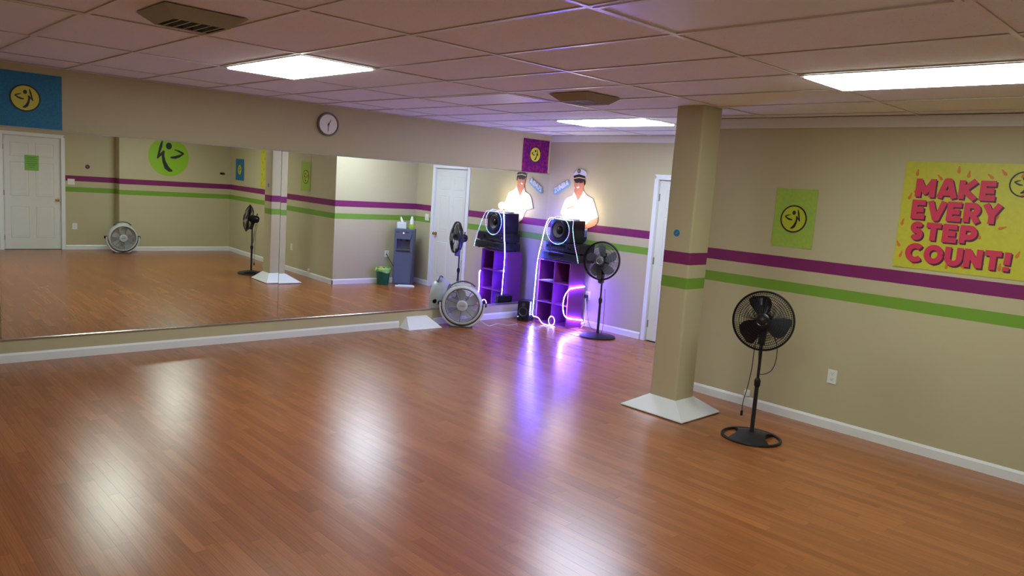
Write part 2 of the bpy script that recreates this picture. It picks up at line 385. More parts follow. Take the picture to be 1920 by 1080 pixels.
tag(d1, 'white six-panel door in the back wall, half hidden behind the square column', 'door')
d2 = door('door_2', (WF2, (FY0 + FY1) / 2, 0), -math.pi / 2, FY1 - FY0, FZ, False)
tag(d2, 'white six-panel door with a green note, seen in the mirror at far left', 'door')
# rotation -90: local +x = -y ; hinge on the side away from corner

# column -------------------------------------------------------------------
CX0, CX1, CY0, CY1 = 3.872, 4.142, 5.315, 5.590
col = thing('column', 'square tan column with purple and green painted bands and white flared base', 'column', ((CX0 + CX1) / 2, (CY0 + CY1) / 2, 0))
mb = MB(); hx, hy, rr = (CX1 - CX0) / 2, (CY1 - CY0) / 2, .022; ring = []
for cx, cy, a0 in ((hx - rr, -hy + rr, -90), (hx - rr, hy - rr, 0), (-hx + rr, hy - rr, 90), (-hx + rr, -hy + rr, 180)): ring += [(cx + rr * math.cos(R_(a0 + 18 * k)), cy + rr * math.sin(R_(a0 + 18 * k))) for k in range(6)]
n = len(ring); mb.add([(x, y, 0) for x, y in ring] + [(x, y, H + .004) for x, y in ring], [tuple(range(n - 1, -1, -1)), tuple(range(n, 2 * n))] + [(i, (i + 1) % n, (i + 1) % n + n, i + n) for i in range(n)])
mb.build('shaft', M_WALL, col, True)
SX0, SX1, SY0, SY1 = 3.665 - (CX0 + CX1) / 2, 4.30 - (CX0 + CX1) / 2, 5.195 - (CY0 + CY1) / 2, 5.785 - (CY0 + CY1) / 2
M_SK = mat('white_skirt_board', (0.78, 0.80, 0.80), 0.4)
o4 = [(SX0, SY0), (SX1, SY0), (SX1, SY1), (SX0, SY1)]; i4 = [(-hx, -hy), (hx, -hy), (hx, hy), (-hx, hy)]
for k in range(4):
    j = (k + 1) % 4; (ax, ay), (bx, by), (cx, cy), (dx, dy) = o4[k], o4[j], i4[j], i4[k]; mb = MB()
    mx, my = (ax + bx) / 2 * .004, (ay + by) / 2 * .004
    mb.frust([(ax, ay, .006), (bx, by, .006), (cx, cy, .128), (dx, dy, .128)], [(ax + mx, ay + my, .014), (bx + mx, by + my, .014), (cx, cy, .140), (dx, dy, .140)])
    mb.build('skirt_board', M_SK, col)
mb = MB(); mb.box((SX0 + .01, SY0 + .01, 0), (SX1 - .01, SY1 - .01, .006)); mb.build('skirt_underside', M_MATTE, col)

# mirrors ---------------------------------------------------------------------
def mirror(y0, y1, label, lean):
    zc0, zc1 = .212, 2.053
    t = thing('mirror_panel', label, 'mirror', (xw((y0 + y1) / 2), (y0 + y1) / 2, zc0), YAW, 'wall mirrors')
    hw = (y1 - y0) / 2 - .0015; hh = zc1 - zc0; k = lean * hh; g = MB(); e = .008; ex = .0012; off = .004 - (lean * .0)
    def P(x, y, z): return (x, y - lean * z, z)
    f0, f1 = -.009, -.0065
    vs = [P(-hw + ex, f0, e), P(hw - ex, f0, e), P(hw - ex, f0, hh - e), P(-hw + ex, f0, hh - e)]
    g.add(vs, [(0, 1, 2, 3)]); g.build('silvered_face', M_MIRROR, t)
    b = MB(); v1 = [P(-hw, f1, 0), P(hw, f1, 0), P(hw, f1, hh), P(-hw, f1, hh)]; v2 = [P(-hw, -.001, 0), P(hw, -.001, 0), P(hw, -.001, hh), P(-hw, -.001, hh)]
    b.add(vs + v1 + v2, [(4, 5, 1, 0), (5, 6, 2, 1), (6, 7, 3, 2), (7, 4, 0, 3), (4, 8, 9, 5), (5, 9, 10, 6), (6, 10, 11, 7), (7, 11, 8, 4), (11, 10, 9, 8)]); b.build('bevelled_edge', M_GLASSEDGE, t)
    c = MB(); c.box((-hw, -.014, -.008), (hw, 0, .0)); c.build('bottom_channel', M_CHROME, t)
    return t
mirror(-1.30, 1.234, 'frameless wall mirror sheet beyond the left edge of the picture', .0045)
mirror(1.234, 3.771, 'large frameless mirror sheet at the left, showing door and green circle', .0045)
mirror(3.771, 6.307, 'middle frameless mirror sheet, under the clock, showing water cooler', .0030)
mirror(6.307, 7.822, 'narrow frameless mirror sheet beside the corner, behind the white round fan', .0030)

# ceiling troffers -----------------------------------------------------------------
def troffer(i, j, lit, label, ml=None):
    x0, y0 = GX + TX * i, GY + TY * j
    t = thing('ceiling_light', label, 'ceiling light', (x0 + TX / 2, y0 + TY / 2, H), 0, 'recessed ceiling light panels')
    a, b = TX / 2 - .013, TY / 2 - .013; fw = .022; mb = MB()
    for (p, q) in (((-a, -b), (a, -b + fw)), ((-a, b - fw), (a, b)), ((-a, -b + fw), (-a + fw, b - fw)), ((a - fw, -b + fw), (a, b - fw))):
        mb.box((p[0], p[1], -.004), (q[0], q[1], .02))
    mb.build('frame', M_TEE, t)
    mb = MB(); mb.box((-a + fw, -b + fw, -.012 if lit else .004), (a - fw, b - fw, .010)); mb.build('diffuser', (ml or M_LIT) if lit else M_DIFF, t)
    mb = MB(); mb.box((-a, -b, .02), (a, b, .055)); mb.build('housing', M_WHITE, t)
troffer(1, 1, True, 'lit fluorescent ceiling panel over the left part of the room')
troffer(4, 4, True, 'long lit fluorescent ceiling panel cut by the right picture edge')
troffer(1, 7, True, 'lit fluorescent ceiling panel just left of the column top', M_LITC)
troffer(1, 4, False, 'unlit lavender ceiling light panel between the two lit left panels')
troffer(4, 1, False, 'large unlit ceiling light panel at the top right, tinted violet')
troffer(1, -2, False, 'unlit ceiling light panel at the top left corner')
troffer(4, -2, True, 'lit fluorescent ceiling panel overhead, outside the picture')

# ceiling vents
M_VENT1 = mat('painted_vent_metal', (0.30, 0.32, 0.25), 0.35, 0.0); M_VENT2 = mat('tan_vent_metal', (0.30, 0.24, 0.14), 0.4)
def vent(x, y, label, m):
    t = thing('ceiling_vent', label, 'air vent', (x, y, H), 0, 'ceiling air vents')
    s, i, dz = .205, .135, -.055; o4 = [(-s, -s), (s, -s), (s, s), (-s, s)]; n4 = [(-i, -i), (i, -i), (i, i), (-i, i)]
    for k in range(4):
        j = (k + 1) % 4; mb = MB(); f = .94
        (ax, ay), (bx, by), (cx, cy), (dx, dy) = o4[k], o4[j], n4[j], n4[k]
        mb.frust([(ax, ay, 0), (dx, dy, dz), (cx, cy, dz), (bx, by, 0)], [(ax * f, ay * f, 0), (dx * f, dy * f, dz + .004), (cx * f, cy * f, dz + .004), (bx * f, by * f, 0)]); mb.build('flared_side', m, t)
    for k in range(5):
        q = -.10 + k * .05; mb = MB()
        mb.frust([(-i, q - .004, dz + .002), (i, q - .004, dz + .002), (i, q + .003, dz + .002), (-i, q + .003, dz + .002)], [(-i, q + .008, dz + .04), (i, q + .008, dz + .04), (i, q + .015, dz + .04), (-i, q + .015, dz + .04)]); mb.build('louvre', m, t)
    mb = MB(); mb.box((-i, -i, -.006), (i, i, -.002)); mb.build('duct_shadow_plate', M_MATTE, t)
vent(3.555, 1.49, 'greenish square ceiling vent with louvres above the left of the room', M_VENT1)
vent(3.53, 4.55, 'tan square ceiling vent near the column', M_VENT2)

# ================================================================== PRINTED THINGS
def zfig(mb, c, s, y0, y1):
    P = lambda u, v: (c[0] + u * s, c[1] + v * s)
    mb.prism([P(.0 + .14 * math.cos(2 * math.pi * k / 18), .48 + .165 * math.sin(2 * math.pi * k / 18)) for k in range(18)], y0, y1)
    mb.ribbon([P(*q) for q in ((.30, .74), (.37, .45), (.52, -.12))], [.05 * s, .13 * s, .07 * s], y0 - 0.0001, y1)
    mb.ribbon([P(*q) for q in ((.54, -.16), (.40, .02), (.22, .22))], [.06 * s, .11 * s, .10 * s], y0 - 0.0002, y1)
    mb.ribbon([P(*q) for q in ((.24, .24), (.27, -.02), (.22, -.30), (.10, -.58), (-.04, -.70), (-.17, -.74))], [.08 * s, .13 * s, .16 * s, .22 * s, .18 * s, .08 * s], y0 - 0.0003, y1)
    mb.ribbon([P(*q) for q in ((-.26, .32), (-.48, .26), (-.70, .15))], [.03 * s, .09 * s, .10 * s], y0 - 0.0004, y1)
    mb.ribbon([P(*q) for q in ((-.72, .16), (-.50, .02), (-.30, -.06), (-.08, -.08))], [.05 * s, .12 * s, .14 * s, .07 * s], y0 - 0.0005, y1)
def poster(name, label, cat, loc, rz, wd, hz, m, disc=None, c=None, r=.115, group=None):
    t = thing(name, label, cat, loc, rz, group); nx = 10; mb = MB(); vs = []; fs = []
    # slightly curled sheet with thickness
    for side, dy in ((0, 0), (1, .0015)):
        for k in range(nx + 1):
            for z in (0, .5, 1):
                u = k / nx; lift = .004 + (.004 * abs(u - .5) ** 2 * 4 if z != .5 else 0.001)
                vs.append(((u - .5) * wd, -lift + dy, z * hz))
    n = (nx + 1) * 3
    for k in range(nx):
        for z in range(2):
            a = k * 3 + z; fs.append((a, a + 3, a + 4, a + 1)); fs.append((a + n, a + 1 + n, a + 4 + n, a + 3 + n))
    mb.add(vs, fs)
    for k in range(nx):
        a = k * 3; mb.f += [(a, a + n, a + 3 + n, a + 3), (a + 2, a + 5, a + 5 + n, a + 2 + n)]
    mb.f += [(0, 1, 1 + n, n), (1, 2, 2 + n, 1 + n), (nx * 3, nx * 3 + n, nx * 3 + 1 + n, nx * 3 + 1), (nx * 3 + 1, nx * 3 + 1 + n, nx * 3 + 2 + n, nx * 3 + 2)]
    mb.build('sheet', m, t)
    if c:
        f = -.0088
        if disc: mb = MB(); mb.disc(c, r, f, f + .004); mb.build('emblem_disc', disc, t)
        mb = MB(); mb.disc(c, r, f - .001, f + .003, 48, r * .90); mb.build('emblem_ring', M_INK, t)
        mb = MB(); zfig(mb, c, r * .93, f - .001, f + .003); mb.build('emblem_figure', M_INK, t)
    return t
M_PGREEN = speckle('lime_print', (0.42, 0.50, 0.04), (0.26, 0.46, 0.11), 40, .30, .70, .5)
M_PPURP = speckle('purple_print', (0.10, 0.006, 0.13), (0.28, 0.012, 0.11), 26, .40, .55, .5)
M_PBLUE = mat('blue_banner_print', (0.004, 0.16, 0.34), 0.55, var=.18, scale=60)
M_PYEL = mat('yellow_print', (0.52, 0.50, 0.035), 0.45, var=.05, scale=30)
M_YDISC = mat('yellow_disc_print', (0.60, 0.56, 0.06), 0.5)
M_LIME = mat('lime_paint', (0.26, 0.50, 0.01), 0.5)
M_PINK = mat('pink_lettering', (0.60, 0.03, 0.08), 0.5); M_PLUM = mat('plum_lettering_shadow', (0.09, 0.008, 0.06), 0.5); M_ORANGE = mat('orange_print', (0.62, 0.16, 0.02), 0.5)
poster('poster', 'lime green poster with round black dancer emblem beside the column', 'poster', (4.558, RW, 1.487), 0, .368, .503, M_PGREEN, mat('lime_disc', (0.46, 0.50, 0.02), .5), (-.005, .245), .118)
pw = poster('poster', 'small blue poster with yellow emblem on the right wall, seen in the mirror', 'poster', (7.60, RW, 1.51), 0, .44, .435, M_PBLUE, M_YDISC, (0, .215), .11)
yb = 1.449
poster('banner', 'blue banner with yellow round dancer emblem above mirror, top left', 'banner', (xw(yb), yb, 2.062), YAW, .55, .462, M_PBLUE, M_YDISC, (0, .245), .114)
yp = 7.525
poster('banner', 'dark purple banner with yellow round dancer emblem above mirror by the corner', 'banner', (xw(yp), yp, 2.057), YAW, .50, .455, M_PPURP, M_YDISC, (-.015, .245), .108)
# yellow poster with lettering
YX0, YX1, YZ0, YZ1 = 5.405, 6.54, 1.43, 2.243
ycx = (YX0 + YX1) / 2
yp_ = poster('poster', 'large yellow poster reading MAKE EVERY STEP COUNT! in pink letters', 'poster', (ycx, RW, YZ0), 0, YX1 - YX0, YZ1 - YZ0, M_PYEL, None, (6.195 - ycx, 2.103 - YZ0), .09)
STROKE = {  # unit box strokes (x 0..w, z 0..1); last item = width
 'M': ([[(.13, 0), (.13, 1)], [(.13, .9), (.5, .28), (.87, .9)], [(.87, 1), (.87, 0)]], 1.0), 'A': ([[(.12, 0), (.42, .93), (.58, .93), (.88, 0)], [(.25, .28), (.75, .28)]], .95),
 'K': ([[(.13, 0), (.13, 1)], [(.78, 1), (.25, .5), (.82, 0)]], .9), 'E': ([[(.13, 0), (.13, 1)], [(.0, .88), (.72, .88)], [(.1, .5), (.66, .5)], [(.0, .12), (.74, .12)]], .76),
 'V': ([[(.10, 1), (.43, .08), (.52, .08), (.85, 1)]], .93), 'R': ([[(.13, 0), (.13, 1)], [(.0, .88), (.45, .88)] , arc((.45, .66), .22, 90, -90, 8) + [(.1, .44)], [(.4, .46), (.74, 0)]], .82),
 'Y': ([[(.1, 1), (.45, .45)], [(.82, 1), (.45, .45)], [(.46, .5), (.46, 0)]], .9), 'S': ([arc((.39, .70), .20, 30, 270, 10) + arc((.39, .30), .20, 90, -150, 10)], .76),
 'T': ([[(0, .88), (.78, .88)], [(.39, .9), (.39, 0)]], .78), 'P': ([[(.13, 0), (.13, 1)], [(.0, .88), (.45, .88)] , arc((.45, .62), .26, 90, -90, 8) + [(.1, .36)]], .80),
 'C': ([[(.5 + .38 * math.cos(R_(a)), .5 + .39 * math.sin(R_(a))) for a in range(45, 316, 18)]], .88), 'O': ([[(.47 + .36 * math.cos(R_(a)), .5 + .39 * math.sin(R_(a))) for a in range(0, 361, 18)]], .94),
 'U': ([[(.12, 1), (.12, .38)] + [(.42 + .30 * math.cos(R_(a)), .40 + .29 * math.sin(R_(a))) for a in range(198, 343, 18)] + [(.72, .38), (.72, 1)]], .84),
 'N': ([[(.13, 0), (.13, 1)], [(.13, .92), (.72, .08)], [(.72, 0), (.72, 1)]], .85), '!': ([[(.16, 1), (.14, .34)], [(.13, .0), (.13, .22)]], .28),
 'Z': ([[(.02, .88), (.74, .88)], [(.68, .84), (.1, .16)], [(.02, .12), (.76, .12)]], .78),
 'B': ([[(.13, 0), (.13, 1)], [(.0, .88), (.42, .88)] , arc((.42, .70), .18, 90, -90, 8) + [(.1, .52)], arc((.44, .30), .20, 90, -90, 8), [(.0, .12), (.44, .12)]], .76)}
def letter_polys(mb, ch, x, z, sx, sz, th, y0, y1):
    k = 0
    for st in STROKE[ch][0]:
        P = [(x + u * sx, z + v * sz) for u, v in st]
        for a, b in zip(P[:-1], P[1:]): mb.ribbon([a, b], th, y0 - k * 6e-5, y1); k += 1
        for p in P[1:-1]: mb.disc(p, th / 2, y0 - k * 6e-5, y1, 10); k += 1
def word_w(wd): return sum(STROKE[c][1] + .13 for c in wd) - .13
for wd, x0, x1, z0, z1 in (('MAKE', 5.50, 6.035, 1.978, 2.115), ('EVERY', 5.492, 6.085, 1.812, 1.952), ('STEP', 5.497, 5.948, 1.655, 1.785), ('COUNT!', 5.49, 6.185, 1.485, 1.620)):
    sx = (x1 - x0) / word_w(wd); x = x0 - ycx; sz = z1 - z0
    for ch in wd:
        th = .040
        mb = MB(); letter_polys(mb, ch, x, z0 - YZ0, sx, sz, th, -.0135, -.006); L_ = mb.build('letter', M_PINK, yp_)
        mb = MB(); letter_polys(mb, ch, x + .010, z0 - YZ0 - .010, sx, sz, th, -.0098, -.006); mb.build('letter_shadow', M_PLUM, L_)
        x += (STROKE[ch][1] + .13) * sx
mb = MB(); rnd = random.Random(3)
for q in [(.03, .35, 80), (.06, .55, 70), (.02, .18, 120), (.09, .73, 85), (.25, .70, 130), (.37, .76, 90), (.44, .73, 85), (.58, .72, 140), (.66, .75, 130), (.60, .57, 80), (.66, .44, 75), (.70, .36, 20), (.56, .29, 120), (.49, .33, 85), (.40, .25, 70), (.47, .42, 80), (.60, .10, 150), (.64, .17, 10), (.38, .05, 85), (.30, .06, 75), (.48, .06, 140), (.14, .05, 135), (.05, .10, 75), (.10, .60, 60), (.72, .08, 85), (.80, .60, 60), (.85, .45, 120), (.93, .55, 80), (.88, .30, 40), (.97, .35, 100), (.82, .18, 70), (.95, .15, 130), (1.0, .68, 85), (1.04, .48, 60), (.91, .74, 120), (1.05, .25, 80), (1.06, .08, 100), (.78, .74, 75)]:
    u = q[0] - (YX1 - YX0) / 2; v = q[1]; a = R_(q[2]); dx, dz = math.cos(a), math.sin(a); L1 = .026
    mb.ribbon([(u - dx * L1, v - dz * L1), (u - dx * .012, v - dz * .012), (u, v), (u + dx * L1, v + dz * L1)], [.010, .022, .016, .007], -.0092, -.006)
tag(mb.build('footprint_pattern', M_ORANGE, yp_), kind='stuff')

# green painted circle on the far wall
t = thing('wall_emblem', 'big lime green painted circle with black dancer figure, seen in mirror', 'emblem', (WF, 4.995, 1.50), -math.pi / 2)
mb = MB(); mb.disc((0, .382), .382, -.003, 0, 64); mb.build('painted_disc', M_LIME, t)
mb = MB(); zfig(mb, (0, .40), .40, -.005, -.0005); mb.build('emblem_figure', M_INK, t)

# clock
t = thing('wall_clock', 'round wall clock with grey rim and white face above the mirrors', 'clock', (xw(4.30), 4.30, 2.383), YAW)
mb = MB(); mb.lathe([(.108, -.028), (.114, -.038), (.122, -.038), (.129, -.026), (.129, 0), (.10, 0)], 48, 'y', closed=True); mb.build('rim', mat('clock_rim', (0.16, 0.15, 0.11), .35), t, True)
mb = MB(); mb.disc((0, 0), .112, -.026, -.002, 48); mb.build('face', mat('clock_face', (0.82, 0.80, 0.80), .4), t)
mb = MB(); mb.ribbon([(0.0, -.015), (.0, .0), (.032, .052)], [.008, .009, .004], -.029, -.027); mb.build('hour_hand', M_INK, t)
mb = MB(); mb.ribbon([(.001, .015), (0, 0), (-.003, -.078)], [.006, .008, .004], -.031, -.0295); mb.build('minute_hand', M_INK, t)
mb = MB(); mb.disc((0, 0), .009, -.033, -.027, 14); mb.build('hub', M_INK, t)

# cardboard cutout of a man on the back wall + ZUMBA sign
F = {'hat': [(0.566, 2.005), (0.549, 2.066), (0.595, 2.114), (0.643, 2.141), (0.708, 2.136), (0.776, 2.106), (0.798, 2.073), (0.772, 2.008), (0.66, 2.03)],
'band': [(0.557, 2.045), (0.658, 2.07), (0.772, 2.046), (0.776, 2.01), (0.662, 2.027), (0.564, 2.011)],
'gold': [(0.565, 2.013), (0.662, 2.032), (0.773, 2.017), (0.774, 2.006), (0.663, 2.019), (0.566, 2.0)],
'visor': [(0.566, 2.0), (0.663, 2.019), (0.771, 2.006), (0.761, 1.98), (0.697, 1.971), (0.61, 1.973), (0.571, 1.98)],
'face': [(0.568, 2.0), (0.77, 2.0), (0.767, 1.933), (0.749, 1.889), (0.712, 1.857), (0.66, 1.846), (0.615, 1.861), (0.585, 1.903)],
'hair': [(0.743, 1.983), (0.775, 1.991), (0.777, 1.939), (0.763, 1.924)],
'shade': [(0.583, 1.977), (0.74, 1.979), (0.734, 1.955), (0.686, 1.947), (0.667, 1.959), (0.645, 1.947), (0.598, 1.951)],
'smile': [(0.623, 1.894), (0.679, 1.903), (0.678, 1.886), (0.653, 1.874), (0.635, 1.879)],
'nose': [(0.652, 1.939), (0.678, 1.912), (0.643, 1.91)],
'neck': [(0.592, 1.869), (0.747, 1.884), (0.758, 1.836), (0.671, 1.690), (0.587, 1.805)],
'shirt': [(0.587, 1.829), (0.561, 1.773), (0.458, 1.735), (0.418, 1.686), (0.364, 1.538), (0.497, 1.504), (0.533, 1.473), (0.587, 1.357), (0.681, 1.30), (0.878, 1.318), (0.883, 1.446), (0.931, 1.456), (1.055, 1.511), (0.987, 1.652), (0.937, 1.748), (0.825, 1.786), (0.756, 1.849), (0.671, 1.702)],
'collarL': [(0.587, 1.829), (0.561, 1.773), (0.62, 1.742), (0.671, 1.699), (0.631, 1.775)], 'collarR': [(0.756, 1.849), (0.811, 1.78), (0.749, 1.76), (0.671, 1.699), (0.731, 1.792)],
'armR': [(0.931, 1.461), (1.052, 1.511), (1.049, 1.439), (1.015, 1.393), (0.907, 1.349), (0.81, 1.321), (0.752, 1.327), (0.748, 1.365), (0.859, 1.401)],
'armL': [(0.367, 1.541), (0.497, 1.506), (0.565, 1.564), (0.634, 1.612), (0.601, 1.643), (0.53, 1.616), (0.459, 1.578)],
'jeans': [(0.672, 1.33), (0.88, 1.338), (0.873, 1.208), (0.865, 1.104), (0.705, 1.087)], 'belt': [(0.678, 1.195), (0.878, 1.225), (0.876, 1.192), (0.86, 1.15), (0.692, 1.135)],
'sign': [(0.194, 1.806), (0.207, 1.838), (0.448, 1.973), (0.481, 1.972), (0.499, 1.948), (0.499, 1.908), (0.272, 1.773), (0.223, 1.766), (0.201, 1.775)]}
M_SKIN = mat('printed_skin', (0.50, 0.20, 0.11), .45); M_SHIRT = mat('printed_white_shirt', (0.74, 0.70, 0.70), .45)
t = thing('cardboard_cutout', 'flat cutout of a smiling man in white shirt and captain hat on back wall', 'cutout', (.70, D, 1.10))
def layer(name, key, m, lv, lab=None):
    mb = MB(); mb.prism([(x - .70, z - 1.10) for x, z in F[key]], -.010 - lv * .0012, -.002); o = mb.build(name, m, t)
    if lab: o['label'] = lab
layer('hat_crown', 'hat', mat('printed_hat', (0.62, 0.58, 0.66), .45), 1); layer('hat_band', 'band', M_INK, 2); layer('hat_braid', 'gold', mat('printed_gold', (0.60, 0.42, 0.22), .4), 3); layer('hat_visor', 'visor', M_INK, 3)
mb = MB(); mb.disc((.652 - .70, 2.112 - 1.10), .030, -.0165, -.012, 20); mb.build('hat_badge', mat('printed_badge', (0.10, 0.08, 0.09), .4), t)
mb = MB(); mb.disc((.652 - .70, 2.112 - 1.10), .016, -.0175, -.012, 16); mb.build('badge_centre', mat('printed_badge_gold', (0.32, 0.25, 0.2), .4), t)
layer('face', 'face', M_SKIN, 1); layer('hair', 'hair', M_INK, 2); layer('sunglasses', 'shade', mat('printed_dark', (0.05, 0.02, 0.025), .4), 2); layer('nose', 'nose', mat('printed_skin_light', (0.58, 0.26, 0.16), .45), 2)
layer('smile', 'smile', mat('printed_teeth', (0.75, 0.70, 0.66), .45), 2); layer('neck', 'neck', mat('printed_neck', (0.44, 0.17, 0.10), .45), .75); layer('shirt', 'shirt', M_SHIRT, .5)
layer('collar', 'collarL', mat('printed_collar', (0.66, 0.62, 0.63), .45), 2); layer('collar', 'collarR', MATS['printed_collar'], 2); layer('forearm', 'armR', M_SKIN, 1); layer('forearm', 'armL', M_SKIN, 1)
layer('jeans', 'jeans', mat('printed_jeans', (0.16, 0.25, 0.42), .5), 0); layer('belt', 'belt', M_INK, 1)
t = thing('wall_sign', 'pale blue slanted sign lettered ZUMBA beside the cutout man', 'sign', (.347, D, 1.766))
mb = MB(); mb.prism([(x - .347, z - 1.766) for x, z in F['sign']], -.010, -.002); mb.build('sign_plate', mat('printed_blue_sign', (0.20, 0.38, 0.47), .45), t)
ang = math.atan2(.142, .266); ca, sa = math.cos(ang), math.sin(ang); sx = .285 / word_w('ZUMBA'); x = 0
for ch in 'ZUMBA':
    mb = MB(); letter_polys(mb, ch, 0, 0, sx, .070, .013, -.0125, -.008)
    mb.v = [((.222 - .347) + (px + x) * ca - pz * sa * .55, py, (1.783 - 1.766) + (px + x) * sa + pz * 1.0) for px, py, pz in mb.v]
    mb.build('letter', mat('printed_white', (0.78, 0.78, 0.78), .45), t); x += (STROKE[ch][1] + .13) * sx

# ================================================================== ELECTRICAL PLATES, STICKERS
def plate(name, label, cat, loc, rz, wd=.072, hz=.117, kind='outlet', group=None):
    t = thing(name, label, cat, loc, rz, group)
    mb = MB(); mb.bbox((-wd / 2, -.006, 0), (wd / 2, 0, hz), .0025); mb.build('plate', M_WPLAST, t)
    if kind == 'outlet':
        for z in (hz * .30, hz * .70):
            mb = MB(); mb.bbox((-.017, -.0085, z - .014), (.017, -.004, z + .014), .002); s = mb.build('socket', M_WPLAST, t)
            mb = MB()
            for dx in (-.007, .006): mb.box((dx - .001, -.0088, z - .002), (dx + .0015, -.0083, z + .008))
            mb.disc((0, z - .008), .0028, -.0088, -.0083, 8); mb.build('slots', M_INK, s)
    else:
        for k in range(kind):
            xx = (k - (kind - 1) / 2) * .046; mb = MB(); mb.bbox((xx - .006, -.012, hz / 2 - .012), (xx + .006, -.004, hz / 2 + .012), .002); mb.build('toggle', M_WPLAST, t)
    return t
plate('wall_outlet', 'white electrical outlet on the right wall, under the large yellow poster', 'outlet', (5.05, RW, .388), 0, .078, .122, group='wall outlets')
plate('wall_outlet', 'white electrical outlet with plugs on back wall beside the purple shelf', 'outlet', (.985, D, .375), 0, .085, .115, group='wall outlets')
plate('wall_outlet', 'white electrical outlet beside the water cooler, seen in the mirror', 'outlet', (XR, 7.245, .447), -math.pi / 2, .085, .118, group='wall outlets')
plate('wall_outlet', 'white electrical outlet between far door and round fan, seen in mirror', 'outlet', (WF2, 3.394, .385), -math.pi / 2, .085, .118, group='wall outlets')
plate('wall_outlet', 'white outlet on the rear face of the column, seen in mirror', 'outlet', (4.02, CY1, .40), math.pi, .075, .118, group='wall outlets')
plate('light_switch', 'white light switch plate right of the back door, seen in the mirror', 'switch', (3.095, D, 1.13), 0, .115, .117, 2)
plate('light_switch', 'white switch plate on purple stripe beside far door, seen in mirror', 'switch', (WF2, 3.34, 1.228), -math.pi / 2, .118, .110, 2)
t = thing('plug_in_freshener', 'small white plug just above the baseboard behind the black fan', 'plug', (4.31, RW, .095))
mb = MB(); mb.bbox((-.022, -.034, 0), (.022, -.004, .05), .006); mb.build('body', M_WPLAST, t); mb = MB(); mb.bbox((-.026, -.005, -.004), (.026, 0, .058), .002); mb.build('back_plate', M_WPLAST, t)
def sticker(label, loc, rz, r, c1, c2):
    t = thing('round_sticker', label, 'sticker', loc, rz); mb = MB(); mb.disc((0, 0), r, -.002, 0, 28); mb.build('sticker_face', c1, t)
    mb = MB(); mb.ribbon([(-r * .25, -r * .35), (0, 0), (r * .3, r * .4)], [r * .12, r * .22, r * .1], -.0028, -.0015); mb.build('sticker_mark', c2, t)
sticker('small round blue sticker on the front of the column', (3.992, CY0, 1.552), 0, .029, mat('sticker_blue', (0.01, 0.19, 0.42), .4), mat('sticker_pale', (0.2, 0.42, 0.6), .4))
sticker('small round maroon sticker on the far wall, seen in the mirror', (WF2, 3.616, 1.58), -math.pi / 2, .040, mat('sticker_maroon', (0.09, 0.004, 0.03), .4), mat('sticker_pink', (0.5, 0.25, 0.3), .4))
t = thing('wall_sensor', 'tiny black device high on the far wall near the corner, in mirror', 'device', (WF, 6.05, 1.60), -math.pi / 2)
mb = MB(); mb.bbox((-.045, -.03, 0), (.045, 0, .035), .006); mb.build('case', M_BLACK, t); mb = MB(); mb.disc((0, .018), .009, -.033, -.028, 14); mb.build('lens', M_DGREY, t)
t = thing('paper_note', 'green paper note taped to the far door, seen in the mirror', 'note', (WF2 + .022, 2.716, 1.45), -math.pi / 2)
mb = MB(); mb.frust([(-.11, 0, 0), (.11, -.004, 0), (.11, -.002, 0), (-.11, .002, 0)], [(-.112, -.001, .277), (.108, -.002, .277), (.108, 0, .277), (-.112, .001, .277)]); mb.build('sheet', mat('green_paper', (0.22, 0.47, 0.08), .6), t)
mb = MB()
for k, (z, wd) in enumerate(((.235, .07), (.205, .085), (.165, .08), (.125, .085), (.095, .06), (.06, .04))): mb.box((-wd, -.0052, z - .004), (wd, -.0042, z + .004))
mb.build('written_lines', mat('green_ink', (0.07, 0.22, 0.05), .6), t)

# skirt piece against the mirror wall
t = thing('column_skirt', 'loose white sloped skirt board on the floor against the mirror wall', 'skirt board', (xw(5.63), 5.63, 0), YAW)
mb = MB(); mb.add([(-.252, -.004, 0), (-.238, -.205, 0), (.262, -.215, 0), (.275, -.004, 0), (-.150, -.010, .132), (.155, -.010, .132), (-.150, -.002, .132), (.155, -.002, .132)],
       [(1, 2, 5, 4), (0, 1, 4, 6), (2, 3, 7, 5), (4, 5, 7, 6), (3, 0, 6, 7), (0, 3, 2, 1)]); mb.build('sloped_board', M_SK, t)
mb = MB(); mb.ribbon([(-.150, .132), (-.151, .125)], .003, -.012, -.010); mb.tube([(-.150, -.0105, .132), (-.238, -.2055, .002)], .0018, 6); mb.build('mitre_edge', M_WHITE, t)

